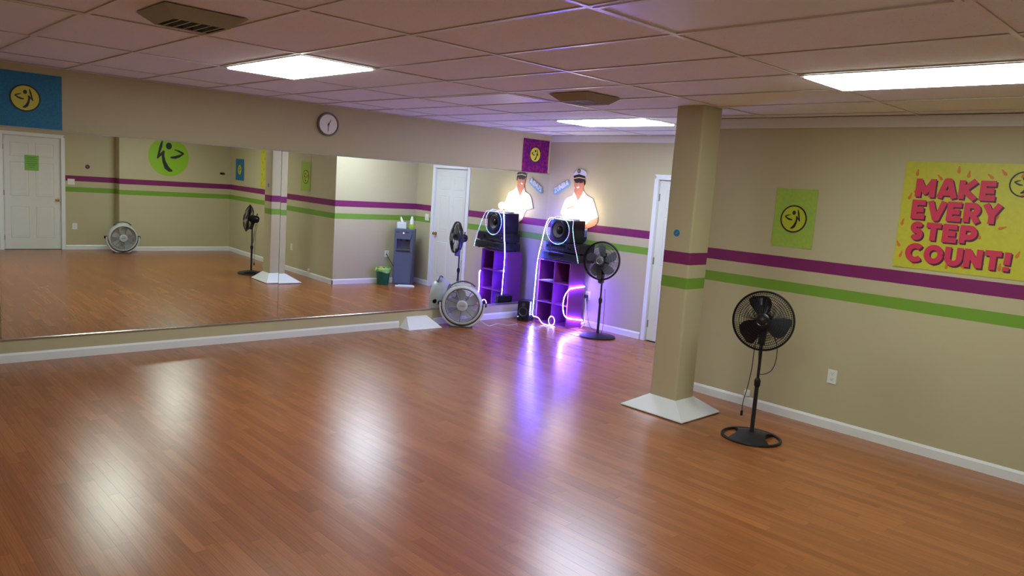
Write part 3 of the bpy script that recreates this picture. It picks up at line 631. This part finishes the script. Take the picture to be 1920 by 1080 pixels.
# ================================================================== FANS
def grille(mb, R, y_rim, y_hub, r_hub, nrad, nring, wr):
    def yy(r): u = (r - r_hub) / (R - r_hub); return y_hub + (y_rim - y_hub) * (u ** 2.6)
    for k in range(nrad):
        a = 2 * math.pi * k / nrad; ca, sa = math.cos(a), math.sin(a)
        mb.tube([((r_hub + (R - r_hub) * q) * ca, yy(r_hub + (R - r_hub) * q), (r_hub + (R - r_hub) * q) * sa) for q in (0, .4, .7, .88, 1)], wr, 4, cap=False)
    for k in range(nring):
        r = r_hub + (R - r_hub) * (k + 1) / (nring + 1); mb.tube([(r * math.cos(2 * math.pi * j / 40), yy(r), r * math.sin(2 * math.pi * j / 40)) for j in range(40)], wr, 4, closed=True)
def blade(ang, r0, r1, wd, y, pitch, sweep, thick=.003, rnd=.5):
    mb = MB(); n = 8; top = []; bot = []
    for i in range(n + 1):
        u = i / n; r = r0 + (r1 - r0) * u; w_ = wd * (.45 + .75 * math.sin(min(1, u * 1.15) * math.pi * .62)) * (1 if u < .85 else math.sqrt(max(.08, 1 - ((u - .85) / .15) ** 2)) * .75 + .25)
        c = sweep * u * u
        for sg in (-1, 1):
            tt = c + sg * w_ / 2; p = (r * math.cos(ang) - tt * math.sin(ang), r * math.sin(ang) + tt * math.cos(ang)); yy = y + sg * w_ / 2 * pitch
            top.append((p[0], yy - thick / 2, p[1])); bot.append((p[0], yy + thick / 2, p[1]))
    k = len(top); fs = []
    for i in range(n):
        a = 2 * i; fs.append((a, a + 1, a + 3, a + 2)); fs.append((k + a, k + a + 2, k + a + 3, k + a + 1)); fs.append((a, a + 2, k + a + 2, k + a)); fs.append((a + 1, k + a + 1, k + a + 3, a + 3))
    fs.append((0, k, k + 1, 1)); fs.append((k - 2, k - 1, 2 * k - 1, 2 * k - 2)); return mb.add(top + bot, fs)
def pedestal_fan(label, loc, rz, hub_z, R, nbl, blade_mat, open_base, tilt, phase, face_mat, group, baseR):
    t = thing('pedestal_fan', label, 'fan', loc, rz, group)
    if open_base:
        mb = MB(); Rb = baseR; mb.tube([(Rb * math.cos(2 * math.pi * k / 44), Rb * .96 * math.sin(2 * math.pi * k / 44), .011) for k in range(44)], .011, 8, closed=True)
        vs = []; nv, nu = 16, 8
        for i in range(nv + 1):
            v = -.93 * Rb + 1.86 * Rb * i / nv; full = math.sqrt(max(0, Rb * Rb - v * v)); hw = min(full, .105 + 2.3 * v * v)
            for j in range(nu + 1):
                u = -hw + 2 * hw * j / nu; rr = math.hypot(u, v) / Rb; vs.append((u, v * .96, .012 + .042 * max(0, 1 - rr * rr)))
        n0 = len(vs); vs += [(x, y, .002) for x, y, z in vs]; fs = []
        for i in range(nv):
            for j in range(nu): a = i * (nu + 1) + j; fs.append((a, a + 1, a + nu + 2, a + nu + 1)); fs.append((n0 + a, n0 + a + nu + 1, n0 + a + nu + 2, n0 + a + 1))
        for i in range(nv):
            a = i * (nu + 1); b = a + nu + 1; fs.append((a, b, n0 + b, n0 + a)); a += nu; b += nu; fs.append((a, n0 + a, n0 + b, b))
        mb.add(vs, fs); mb.build('base', M_MATTE, t, True)
    else:
        mb = MB(); mb.lathe([(baseR - .004, 0), (baseR, .006), (baseR, .014), (baseR - .012, .020), (.09, .034), (.03, .048), (.0001, .05)], 44); mb.build('base', M_MATTE, t, True)
    zc = hub_z * .47
    mb = MB(); mb.lathe([(.024, .03), (.021, .06), (.0165, .075), (.0165, zc)], 16); mb.build('lower_pole', M_MATTE, t, True)
    mb = MB(); mb.lathe([(.016, zc - .03), (.024, zc - .015), (.025, zc + .025), (.015, zc + .045)], 16); mb.build('height_collar', M_BLACK, t, True)
    mb = MB(); mb.lathe([(.0115, zc), (.0115, hub_z - .10)], 12); mb.build('upper_pole', M_MATTE, t, True)
    hd = bpy.data.objects.new('fan_head', None)
    T = Matrix.Translation((0, -.02, hub_z)) @ Matrix.Rotation(-tilt, 4, 'X')
    def part(name, f, m, smooth=False, kind=None):
        mb = MB(); mb.m = T; f(mb); o = mb.build(name, m, t, smooth)
        if kind: o['kind'] = kind
        return o
    part('motor_housing', lambda b: b.lathe([(.0001, .135), (.035, .132), (.055, .115), (.064, .08), (.064, .0), (.05, -.015)], 24, 'y'), M_BLACK, True)
    part('oscillation_knob', lambda b: b.lathe([(.008, .0), (.008, .03), (.012, .032), (.012, .042), (.0001, .045)], 12, 'z', (0, .085, .055)), M_BLACK, True)
    part('tilt_neck', lambda b: b.frust([(-.025, .005, -.185), (.025, .005, -.185), (.025, .05, -.185), (-.025, .05, -.185)], [(-.03, .01, -.03), (.03, .01, -.03), (.03, .075, -.03), (-.03, .075, -.03)]), M_BLACK)
    if not open_base:
        part('control_box', lambda b: b.bbox((-.032, -.035, -.29), (.032, .04, -.17), .012), M_DGREY)
        part('front_strut', lambda b: b.frust([(-.026, -.085, -.235), (.026, -.085, -.235), (.026, -.07, -.235), (-.026, -.07, -.235)], [(-.034, -.118, -.03), (.034, -.118, -.03), (.034, -.105, -.03), (-.034, -.105, -.03)]), M_DGREY)
    part('rear_grille', lambda b: grille(b, R, -.045, .03, .06, 84, 8 if open_base else 3, .0014), M_BLACK, kind='stuff')
    part('front_grille', lambda b: grille(b, R, -.055, -.118, .05, 84, 9 if open_base else 5, .0014), M_BLACK, kind='stuff')
    part('grille_ring', lambda b: b.lathe([(R - .004, -.068), (R + .006, -.066), (R + .009, -.05), (R + .006, -.034), (R - .004, -.032), (R - .016, -.05)] if not open_base else [(R - .003, -.066), (R + .005, -.064), (R + .007, -.05), (R + .005, -.036), (R - .003, -.034), (R - .010, -.05)], 56, 'y', closed=True), M_BLACK, True)
    for k in range(nbl):
        mb = blade(2 * math.pi * k / nbl + phase, .04, R * .86, R * (.62 if nbl == 3 else .40), -.045, .35, .03); mb.v = [tuple(T @ Vector(p)) for p in mb.v]; mb.build('blade', blade_mat, t, True)
    part('blade_hub', lambda b: b.lathe([(.048, -.02), (.048, -.075), (.03, -.085), (.0001, -.087)], 20, 'y'), M_BLACK, True)
    cap = part('hub_cap', lambda b: b.lathe([(.056, -.112), (.058, -.120), (.05, -.126), (.0001, -.128)], 28, 'y'), face_mat, True)
    mb = MB(); mb.m = T; mb.lathe([(.034, -.1255), (.040, -.1285), (.043, -.1275), (.040, -.1255)], 28, 'y', closed=True); mb.build('cap_ring', M_BLACK if open_base else M_CHROME, cap, True)
    return t
fr = pedestal_fan('black pedestal fan with open oval base in front of the right wall', (4.815, 5.395, 0), R_(20), .948, .226, 3, M_BLACK, True, R_(8), R_(100), M_BLACK, 'black pedestal fans', .222)
def cord(parent, pts, r, m, name='power_cord', n=6):
    # smooth catmull-rom
    P = [Vector(p) for p in pts]; out = []
    for i in range(len(P) - 1):
        a, b, c, d = P[max(i - 1, 0)], P[i], P[i + 1], P[min(i + 2, len(P) - 1)]
        for k in range(6):
            u = k / 6; out.append(.5 * ((2 * b) + (c - a) * u + (2 * a - 5 * b + 4 * c - d) * u * u + (3 * b - a - 3 * c + d) * u ** 3))
    out.append(P[-1]); mb = MB(); mb.tube(out, r, n); return mb.build(name, m, parent, 'all'), out
cord(fr, [(.02, .09, .90), (.10, .05, .78), (.115, .04, .66), (.09, .03, .56), (.03, .02, .52), (0, .02, .53), (-.01, .02, .60), (-.02, .04, .75), (0, .06, .86)], .0032, M_MATTE)
c_, _ = cord(fr, [(-.02, .09, .86), (-.055, .06, .75), (-.06, .05, .55), (-.075, .045, .40), (-.095, .04, .28), (-.098, .04, .20)], .0032, M_MATTE)
mb = MB(); mb.bbox((-.108, .032, .155), (-.088, .05, .20), .004); mb.build('plug', M_BLACK, fr)
fc = pedestal_fan('black pedestal fan with grey blades and solid round base beside back wall', (1.545, 7.395, 0), R_(18), .985, .240, 5, mat('smoke_grey_blade', (0.11, 0.115, 0.115), .25), False, R_(4), R_(90), M_DGREY, 'black pedestal fans', .232)
cord(fc, [(.03, .05, .62), (.05, .03, .45), (.065, .0, .30), (.07, -.02, .12), (.07, -.06, .055), (.09, -.20, .035)], .003, M_MATTE)
cord(fc, [(-.03, .20, .012), (-.15, .33, .006), (-.28, .47, .008), (-.36, .53, .10), (-.385, .54, .28), (-.396, .541, .42)], .003, M_MATTE)

def round_fan(label, loc, rz):
    t = thing('round_floor_fan', label, 'fan', loc, rz, 'white round floor fans'); zc = .285; c = (0, 0, zc); R = .262
    mb = MB(); mb.lathe([(.220, -.075), (.226, -.092), (.240, -.090), (.254, -.070), (R, -.035), (R, .05), (.25, .085), (.215, .115), (.208, .112), (.215, .06), (.215, -.05)], 56, 'y', c, closed=True); mb.build('housing', M_LGREY, t, True)
    mb = MB(); mb.lathe([(.2255, -.0935), (.2285, -.0945), (.2315, -.0935), (.2285, -.0905)], 56, 'y', c, closed=True); mb.build('front_bead', M_PGREY, t, True)
    mb = MB(); mb.lathe([(.2135, -.077), (.2225, -.0795), (.2225, -.074), (.2135, -.072)], 56, 'y', c, closed=True); mb.build('grille_rim', M_DGREY, t, True)
    mb = MB(); mb.m = Matrix.Translation(c); grille(mb, .222, -.075, -.088, .06, 0, 17, .0012)
    tag(mb.build('front_grille', mat('grille_wire', (0.34, 0.34, 0.36), .35), t), kind='stuff')
    for k in range(7):
        a = R_(90 - 32 + k * 360 / 7); mb = MB(); mb.m = Matrix.Translation(c); mb.tube([(.055 * math.cos(a), -.088, .055 * math.sin(a)), (.223 * math.cos(a), -.078, .223 * math.sin(a))], .0032, 6); mb.build('grille_spoke', M_DGREY, t)
    for k in range(5):
        mb = blade(2 * math.pi * k / 5 + .35, .05, .205, .098, -.03, .32, .035); mb.v = [(x, y, z + zc) for x, y, z in mb.v]; mb.build('blade', mat('grey_blade', (0.40, 0.41, 0.40), .35), t, True)
    mb = MB(); mb.lathe([(.068, -.078), (.070, -.090), (.064, -.098), (.058, -.1), (.0001, -.1)], 36, 'y', c); hb = mb.build('hub_cap', M_LGREY, t, True)
    mb = MB(); mb.lathe([(.050, -.0995), (.052, -.1025), (.0001, -.1035)], 30, 'y', c); mb.build('hub_badge', M_PGREY, hb, True)
    mb = MB(); mb.bbox((-.038, -.1055, zc - .006), (.038, -.103, zc + .006), .001); mb.build('badge_bar', M_GREY, hb)
    mb = MB(); mb.m = Matrix.Translation(c); grille(mb, .215, .112, .125, .06, 36, 5, .0016); tag(mb.build('rear_grille', M_PGREY, t), kind='stuff')
    mb = MB(); mb.lathe([(.062, .03), (.066, .10), (.05, .13), (.0001, .134)], 24, 'y', c); mb.build('motor_housing', M_LGREY, t, True)
    # cradle stand: U band round the lower half with a flat foot
    def band(r0, r1, y0, y1, a0, a1):
        b = MB(); n = 36; vs = []
        for i in range(n + 1):
            a = R_(a0 + (a1 - a0) * i / n)
            for r, y in ((r0, y0), (r1, y0), (r1, y1), (r0, y1)): vs.append((r * math.cos(a), y, max(.002, zc + r * math.sin(a))))
        fs = [(0, 3, 2, 1), (n * 4, n * 4 + 1, n * 4 + 2, n * 4 + 3)]
        for i in range(n):
            for k in range(4): l = (k + 1) % 4; fs.append((i * 4 + k, i * 4 + l, i * 4 + 4 + l, i * 4 + 4 + k))
        return b.add(vs, fs)
    band(.272, .294, -.065, .055, 175, 365).build('cradle_stand', M_LGREY, t, True)
    band(.2625, .2725, -.055, .045, 185, 355).build('cradle_gap', M_DGREY, t, True)
    mb = MB(); mb.bbox((-.15, -.085, 0), (.15, .10, .014), .004); mb.build('foot', M_DGREY, t)
    for s in (-1, 1):
        mb = MB(); mb.lathe([(.026, .262 * s), (.028, .30 * s), (.022, .315 * s), (.0001, .317 * s)], 18, 'x', (0, -.005, zc + .01)); mb.build('tilt_knob', M_BLACK, t, True)
    mb = MB(); mb.bbox((-.10, -.05, zc + .235), (.10, .03, zc + .278), .012); mb.build('handle_mount', M_LGREY, t)
    mb = MB(); mb.tube([(.285 * math.cos(R_(a)) * .62 * 1.0, -.01, zc + .245 + .062 * math.sin(R_((a - 30) * 1.5))) for a in range(30, 151, 8)], .009, 8); mb.build('carry_handle', M_DGREY, t, True)
    mb = MB(); mb.lathe([(.03, .09), (.03, .125), (.022, .132), (.0001, .133)], 18, 'y', (.13, 0, zc - .16)); mb.build('speed_knob', M_BLACK, t, True)
    return t
rf = round_fan('white round floor fan standing on the floor in front of the mirror', (.275, 6.165, 0), R_(49))
cord(rf, [(.18, .12, .12), (.35, .10, .012), (.48, .28, .010), (.62, .22, .010), (.75, .36, .010)], .003, M_WPLAST)
r2 = copy_tree(rf); r2.location = (7.86, 4.09, 0); r2.rotation_euler = (0, 0, -math.pi / 2); r2['label'] = 'white round floor fan by the far wall, seen only in the mirror'
for ch in [x for x in bpy.data.objects if x.parent == r2 and x.name.startswith('power_cord')]: bpy.data.objects.remove(ch)
cord(r2, [(-.18, .12, .10), (-.30, .20, .010), (-.5, .28, .010), (-.62, .33, .10), (-.66, .37, .30), (-.69, .375, .42)], .003, M_WPLAST)

# ================================================================== SHELF, STEREO, ROPE LIGHT
M_SHELF = mat('purple_laminate', (0.20, 0.03, 0.19), .4); 
t = thing('cube_shelf', 'purple cube shelf with six open compartments in the corner', 'shelf', (.70, 7.40, 0))
sx0, sx1, sd, sh, pt = -.29, .29, .30, .885, .016
for x in (sx0, sx1 - pt): mb = MB(); mb.box((x, 0, 0), (x + pt, sd, sh)); mb.build('side_panel', M_SHELF, t)
mb = MB(); mb.box((-pt / 2, .002, pt), (pt / 2, sd - .004, sh - pt)); mb.build('divider', M_SHELF, t)
for z in (0.0, (sh - pt) / 3, 2 * (sh - pt) / 3, sh - pt):
    mb = MB()
    if z in (0.0, sh - pt): mb.box((sx0 + pt, .0, z), (sx1 - pt, sd, z + pt)); mb.build('bottom_panel' if z == 0 else 'top_panel', M_SHELF, t)
    else:
        for a, b in ((sx0 + pt, -pt / 2), (pt / 2, sx1 - pt)): mb = MB(); mb.box((a, .001, z), (b, sd - .004, z + pt)); mb.build('shelf_board', M_SHELF, t)
mb = MB(); mb.box((sx0 + pt, sd - .004, pt), (sx1 - pt, sd, sh - pt)); mb.build('back_panel', mat('purple_back', (0.13, 0.02, 0.13), .5), t)
t = thing('paper_sheet', 'white paper lying in the upper left shelf compartment', 'paper', (.52, 7.50, (.885 - .016) * 2 / 3 + .0165)); mb = MB(); mb.frust([(-.08, -.08, 0), (.07, -.07, 0), (.08, .08, 0), (-.07, .09, 0)], [(-.08, -.08, .003), (.07, -.07, .006), (.08, .08, .004), (-.07, .09, .003)]); mb.build('sheet', M_WPLAST, t)
def receiver(label, loc, w_, d_, h_, rz=0, knob=True):
    t = thing('stereo_receiver', label, 'receiver', loc, rz, 'stacked stereo units')
    mb = MB(); mb.bbox((-w_ / 2, 0, .012), (w_ / 2, d_, h_), .004); mb.build('case', M_BLACK, t)
    mb = MB(); mb.bbox((-w_ / 2 + .004, -.006, .016), (w_ / 2 - .004, .0, h_ - .004), .002); fp = mb.build('front_panel', M_MATTE, t)
    mb = MB(); mb.box((-w_ * .3, -.008, h_ * .55), (w_ * .1, -.006, h_ * .82)); mb.build('display_window', mat('smoked_window', (0.01, 0.01, 0.02), .08), fp)
    for k in range(6): mb = MB(); xx = -w_ * .3 + k * .04; mb.bbox((xx, -.010, h_ * .25), (xx + .022, -.006, h_ * .36), .001); mb.build('button', M_DGREY, fp)
    if knob:
        for xx, rr in ((w_ * .22, .026), (-w_ * .42, .016)): mb = MB(); mb.lathe([(rr, -.006), (rr, -.022), (rr * .85, -.026), (.0001, -.026)], 22, 'y', (xx, 0, h_ * .55)); mb.build('knob', M_BLACK, fp, True)
    for sx in (-1, 1):
        for yy in (.04, d_ - .04): mb = MB(); mb.lathe([(.016, 0), (.018, .013)], 12, 'z', (sx * (w_ / 2 - .05), yy, 0)); mb.build('foot', M_DGREY, t)
    return t
receiver('wide black stereo unit lying directly on the purple shelf', (.802, 7.385, .886), .70, .30, .118, 0, False)
receiver('black stereo receiver with knobs, upper of the two stacked units', (.810, 7.400, 1.005), .63, .30, .135)
t = thing('loudspeaker', 'black loudspeaker with large round woofer on top of the stereo units', 'speaker', (.738, 7.440, 1.141)); sw, sdp, shh = .365, .27, .302
mb = MB(); mb.bbox((-sw / 2, 0, 0), (sw / 2, sdp, shh), .005); mb.build('cabinet', M_BLACK, t)
mb = MB(); mb.bbox((-sw / 2 + .006, -.030, .006), (sw / 2 - .006, 0, shh - .006), .002); mb.build('baffle', mat('dark_blue_black', (0.012, 0.014, 0.03), .3), t)
wc = (0, -.0525, .160); mb = MB(); mb.lathe([(.128, -.006), (.130, -.016), (.118, -.018), (.108, -.008), (.098, -.012), (.06, .02), (.045, .022)], 40, 'y', wc, caps=False); wf = mb.build('woofer', M_MATTE, t, True)
mb = MB(); mb.lathe([(.099, -.0115), (.0615, .0185), (.06, .019), (.097, -.012)], 40, 'y', wc, closed=True); mb.build('woofer_cone', mat('cone_grey', (0.10, 0.10, 0.12), .5), wf, True)
mb = MB(); mb.lathe([(.046, .021), (.04, .006), (.022, -.004), (.0001, -.006)], 28, 'y', wc); mb.build('dust_cap', M_BLACK, wf, True)
t = thing('bookshelf_speaker', 'small black speaker standing on the floor in the corner', 'speaker', (.345, 7.215, 0), R_(24)); mb = MB(); mb.bbox((-.088, 0, 0), (.088, .20, .285), .006); mb.build('cabinet', M_BLACK, t)
mb = MB(); mb.bbox((-.083, -.006, .005), (.083, 0, .28), .002); mb.build('baffle', M_MATTE, t)
mb = MB(); mb.lathe([(.068, -.006), (.070, -.014), (.060, -.016), (.05, -.006), (.03, .004), (.018, .000), (.0001, -.004)], 32, 'y', (0, 0, .135), caps=False); mb.build('woofer', M_DGREY, t, True)
mb = MB(); mb.lathe([(.025, -.006), (.026, -.011), (.018, -.012), (.010, -.0065), (.0001, -.010)], 24, 'y', (0, 0, .235), caps=False); mb.build('tweeter', M_DGREY, t, True)
mb = MB(); mb.lathe([(.017, -.006), (.018, -.010), (.014, -.011), (.0001, -.0062)], 20, 'y', (0, 0, .038), caps=False); mb.build('port', M_BLACK, t, True)
mb = MB(); mb.disc((-.07, .06), .006, -.009, -.005, 10); mb.build('status_light', emat('blue_status', (0.3, 0.6, 1.0), 4.0), t)

# glaring lamp on the speaker
M_LAMP = emat('glaring_bulb', (1.0, 0.88, 0.78), LAMP_E)
t = thing('party_lamp', 'glaring white three-bulb lamp on top of the black loudspeaker', 'lamp', (.735, 7.600, 1.4435))
mb = MB(); mb.bbox((-.16, -.035, 0), (.16, .035, .03), .008); mb.build('base_bar', M_WPLAST, t)
for dx, rr in ((-.11, .048), (0, .054), (.11, .048)):
    mb = MB(); mb.lathe([(.018, .028), (.02, .05)], 14, 'z', (dx, 0, 0)); sk = mb.build('bulb_socket', M_WPLAST, t, True)
    mb = MB(); mb.sphere((dx, 0, .05 + rr), rr, 18, 10); mb.build('bulb', M_LAMP, sk, 'all')
mb = MB(); mb.tube([(-.02, -.045, .02), (-.03, -.07, .06), (.0, -.078, .10), (.03, -.07, .075), (.04, -.06, .05)], .003, 6); mb.build('wire_handle', M_DGREY, t, 'all')

# LED rope light
M_LED = attr_emit()
M_ROPE = mat('clear_rope_tube', (0.75, 0.75, 0.82), .25)
def smooth(pts, k=8):
    P = [Vector(p) for p in pts]; out = []
    for i in range(len(P) - 1):
        a, b, c, d = P[max(i - 1, 0)], P[i], P[i + 1], P[min(i + 2, len(P) - 1)]
        for q in range(k):
            u = q / k; out.append(.5 * ((2 * b) + (c - a) * u + (2 * a - 5 * b + 4 * c - d) * u * u + (3 * b - a - 3 * c + d) * u ** 3))
    out.append(P[-1]); return out
TINTS = {'main': [(0.6, 0.5, 6.5), (0.9, 0.8, 6.5), (0.5, 0.3, 6.5), (0.6, 0.8, 6.5), (0.3, 0.9, 5.0), (1.5, 0.3, 4.5)], 'dots': [(0.004, 0.005, 0.05), (0.022, 0.024, 0.04), (0.001, 0.010, 0.035), (0.022, 0.002, 0.006), (0.001, 0.022, 0.012), (0.012, 0.014, 0.04)],
         'side': [(0.9, 0.5, 4.5), (0.4, 0.3, 4.5), (1.3, 0.6, 4.0), (0.4, 0.5, 4.5)], 'white': [(0.05, 0.04, 0.12), (0.04, 0.04, 0.12)]}
def rope(label, path, pal, sp=.026, br=.0048, core=.0038):
    t = thing('rope_light', label, 'rope light', path[0], 0, 'LED rope light strands'); o = Vector(path[0])
    pts = [p - o for p in smooth(path)]
    mb = MB(); mb.tube(pts, core, 6); mb.build('rope_tube', M_ROPE, t, 'all')
    mb = MB(); cols = []; acc = 0; k = 0
    for a, b in zip(pts[:-1], pts[1:]):
        L_ = (b - a).length
        while acc < L_:
            p = a + (b - a) * (acc / L_); n0 = len(mb.f); mb.sphere(p, br, 6, 4); cols += [TINTS[pal][(k * 3 + (k // 5)) % len(TINTS[pal])]] * (len(mb.f) - n0); acc += sp; k += 1
        acc -= L_
    ob = mb.build('led_bulbs', M_LED, t); at = ob.data.attributes.new('tint', 'FLOAT_COLOR', 'FACE')
    for i, c in enumerate(cols): at.data[i].color = (*c, 1)
    ob['kind'] = 'stuff'; return t
lc = (.735, 1.300); lp = [(lc[0] + .195 * math.cos(R_(a)), 7.372 + .01 * math.cos(R_(a)), lc[1] + .185 * math.sin(R_(a))) for a in range(120, 481, 24)]
rope('glowing blue-white rope light running up the left edge of the purple shelf', [(.402, 7.345, .10), (.404, 7.35, .45), (.410, 7.36, .85), (.455, 7.365, 1.10), (.497, 7.375, 1.33), (.545, 7.395, 1.45), (.60, 7.44, 1.4515)], 'main')
rope('glowing rope light looped in a ring around the loudspeaker woofer', [(.60, 7.42, 1.452)] + lp + [(.70, 7.40, 1.452), (.80, 7.42, 1.452), (.90, 7.42, 1.452)], 'dots')
rope('multicolour rope light hanging down at the right of the loudspeaker', [(.92, 7.44, 1.4505), (.965, 7.41, 1.44), (1.0, 7.375, 1.33), (1.06, 7.36, 1.15), (1.11, 7.36, 1.02), (1.145, 7.365, .91)], 'dots', .026)
rope('pinkish rope light looped on the right side of the purple shelf', [(1.0, 7.70, .560), (1.0, 7.55, .552), (1.0, 7.43, .545), (1.002, 7.388, .53), (.972, 7.365, .47), (.955, 7.355, .40), (.950, 7.355, .28), (.975, 7.37, .18), (1.001, 7.43, .14), (1.002, 7.58, .115), (1.003, 7.70, .095)], 'side', .020)
hlp = [(.78 + .055 * math.cos(R_(a)), 7.335, .075 + .062 * math.sin(R_(a))) for a in range(-100, 261, 30)]
rope('white glowing rope end curled on the floor in front of purple shelf', [(.405, 7.36, .075), (.45, 7.33, .08), (.53, 7.33, .075), (.60, 7.32, .03), (.66, 7.31, .012), (.73, 7.32, .010)] + hlp + [(.83, 7.31, .009), (.88, 7.31, .009)], 'white', .018)
t = thing('extension_cord', 'white power lead from wall outlet to rope light beside purple shelf', 'cord', (0, 0, 0))
cord(t, [(.975, 7.785, .40), (.995, 7.75, .37), (1.02, 7.735, .30), (1.02, 7.74, .18), (1.025, 7.735, .06), (1.03, 7.70, .03), (1.06, 7.63, .010)], .006, M_WPLAST, 'lead')
mb = MB(); mb.bbox((.945, 7.765, .395), (1.0, 7.803, .44), .006); mb.build('plug', M_DGREY, t); mb = MB(); mb.bbox((1.005, 7.68, .035), (1.05, 7.73, .065), .006); mb.build('connector', M_WPLAST, t)

# ================================================================== WATER COOLER CORNER
t = thing('water_cooler', 'blue-grey water cooler by the alcove wall, seen in the mirror', 'water cooler', (3.205, 7.455, 0), R_(-47))
M_COOL = mat('cooler_blue_grey', (0.10, 0.125, 0.19), .35); M_COOL2 = mat('cooler_recess_grey', (0.17, 0.19, 0.24), .4); cw, cd = .160, .160
mb = MB(); mb.bbox((-cw, -cd, .01), (cw, cd, .61), .008); mb.bbox((-cw, -cd, .86), (cw, cd, .975), .008); mb.box((-cw + .002, -cd + .12, .60), (cw - .002, cd - .004, .87))
mb.box((-cw, -cd + .004, .60), (-cw + .045, -cd + .14, .87)); mb.box((cw - .045, -cd + .004, .60), (cw, -cd + .14, .87)); mb.build('body', M_COOL, t)
mb = MB(); mb.box((-cw + .045, -cd + .112, .615), (cw - .045, -cd + .12, .86)); mb.build('recess', M_COOL2, t)
mb = MB(); mb.frust([(-.115, -cd - .012, .80), (.115, -cd - .012, .80), (.115, -cd + .03, .80), (-.115, -cd + .03, .80)], [(-.15, -cd - .012, .955), (.15, -cd - .012, .955), (.15, -cd + .02, .955), (-.15, -cd + .02, .955)]); cp = mb.build('control_panel', M_COOL, t)
mb = MB(); mb.disc((0, .905), .010, -cd - .016, -cd - .011, 14); mb.build('indicator_light', emat('red_indicator', (1.0, 0.15, 0.2), 6.0), cp)
for sx in (-.09, .07): mb = MB(); mb.bbox((sx, -cd - .017, .91), (sx + .06, -cd - .011, .93), .002); mb.build('button', M_DGREY, cp)
for sx in (-.05, .05): mb = MB(); mb.lathe([(.014, .76), (.016, .80)], 12, 'z', (sx, -cd + .05, 0)); mb.build('tap', M_DGREY, t, True)
mb = MB(); mb.bbox((-.12, -cd - .02, .595), (.12, -cd + .11, .622), .006); mb.build('drip_tray', M_DGREY, t)
mb = MB(); mb.bbox((-cw + .012, -cd - .006, .03), (cw - .012, -cd + .002, .575), .006); mb.build('lower_door', M_COOL, t)
cord(t, [(.325, .030, .50), (.31, .010, .50), (.27, .02, .42), (.20, .06, .30), (.165, .08, .22)], .005, M_BLACK)
t = thing('tissue_box', 'white tissue box with a tissue sticking up, on the water cooler', 'tissue box', (3.235, 7.40, .9755), R_(-47))
mb = MB(); mb.bbox((-.08, -.06, 0), (.08, .06, .105), .003); mb.build('box', mat('tissue_box_white', (0.66, 0.72, 0.70), .5), t)
mb = MB(); mb.tube([(.0, 0, .10), (.01, 0, .13), (.025, .005, .165), (.03, 0, .195)], [.03, .022, .018, .006], 9); mb.build('tissue', M_WPLAST, t, 'all')
t = thing('spray_bottle', 'small bottle with green bottom and white cap on the water cooler', 'bottle', (3.115, 7.515, .9755), R_(-47))
mb = MB(); mb.lathe([(.044, 0), (.047, .01), (.047, .07), (.040, .082), (.0001, .082)], 22); mb.build('bottle_body', mat('green_liquid', (0.32, 0.55, 0.03), .25), t, True)
mb = MB(); mb.lathe([(.036, .08), (.034, .14), (.022, .175), (.018, .20), (.014, .215), (.0001, .215)], 20); mb.build('white_cap', M_WPLAST, t, True)
t = thing('waste_bin', 'green waste bin with a light green bag beside the water cooler', 'bin', (3.25, 7.075, 0), -math.pi / 2)
M_BIN = mat('green_bin', (0.005, 0.17, 0.075), .4); mb = MB(); mb.lathe([(.095, 0), (.098, .004), (.125, .285), (.129, .29), (.122, .29), (.094, .01), (.0001, .01)], 32); mb.build('bucket', M_BIN, t, True)
mb = MB(); vs = []; n = 30
for r, z in ((.120, .27), (.128, .296), (.134, .27), (.131, .24)):
    for k in range(n):
        a = 2 * math.pi * k / n; q = 1 + .03 * math.sin(5 * a + z * 40); zz = z - (.03 * (.5 + .5 * math.sin(3 * a)) if z < .25 else 0); vs.append((r * q * math.cos(a), r * q * math.sin(a), zz))
mb.add(vs, [(i * n + k, i * n + (k + 1) % n, i * n + n + (k + 1) % n, i * n + n + k) for i in range(3) for k in range(n)]); mb.tube([(.125, -.02, .27), (.16, -.04, .285), (.172, -.03, .25), (.155, -.02, .22)], [.014, .024, .020, .006], 8)
mb.build('bin_bag', mat('lime_bag', (0.30, 0.55, 0.12), .35), t, 'all')
mb = MB(); mb.bbox((.02, -.05, .23), (.09, .03, .305), .012); mb.build('orange_wrapper', mat('orange_wrapper', (0.7, 0.25, 0.06), .5), t)
t = thing('floor_cloth', 'folded white cloth on the floor in front of the water cooler', 'cloth', (2.955, 7.335, 0), R_(-58))
mb = MB(); mb.bbox((-.16, -.075, .0005), (.17, .065, .014), .005); mb.build('lower_fold', M_WPLAST, t); mb = MB(); mb.bbox((-.14, -.055, .0142), (.12, .06, .024), .004); mb.build('upper_fold', mat('cloth_white', (0.66, 0.70, 0.70), .7), t)
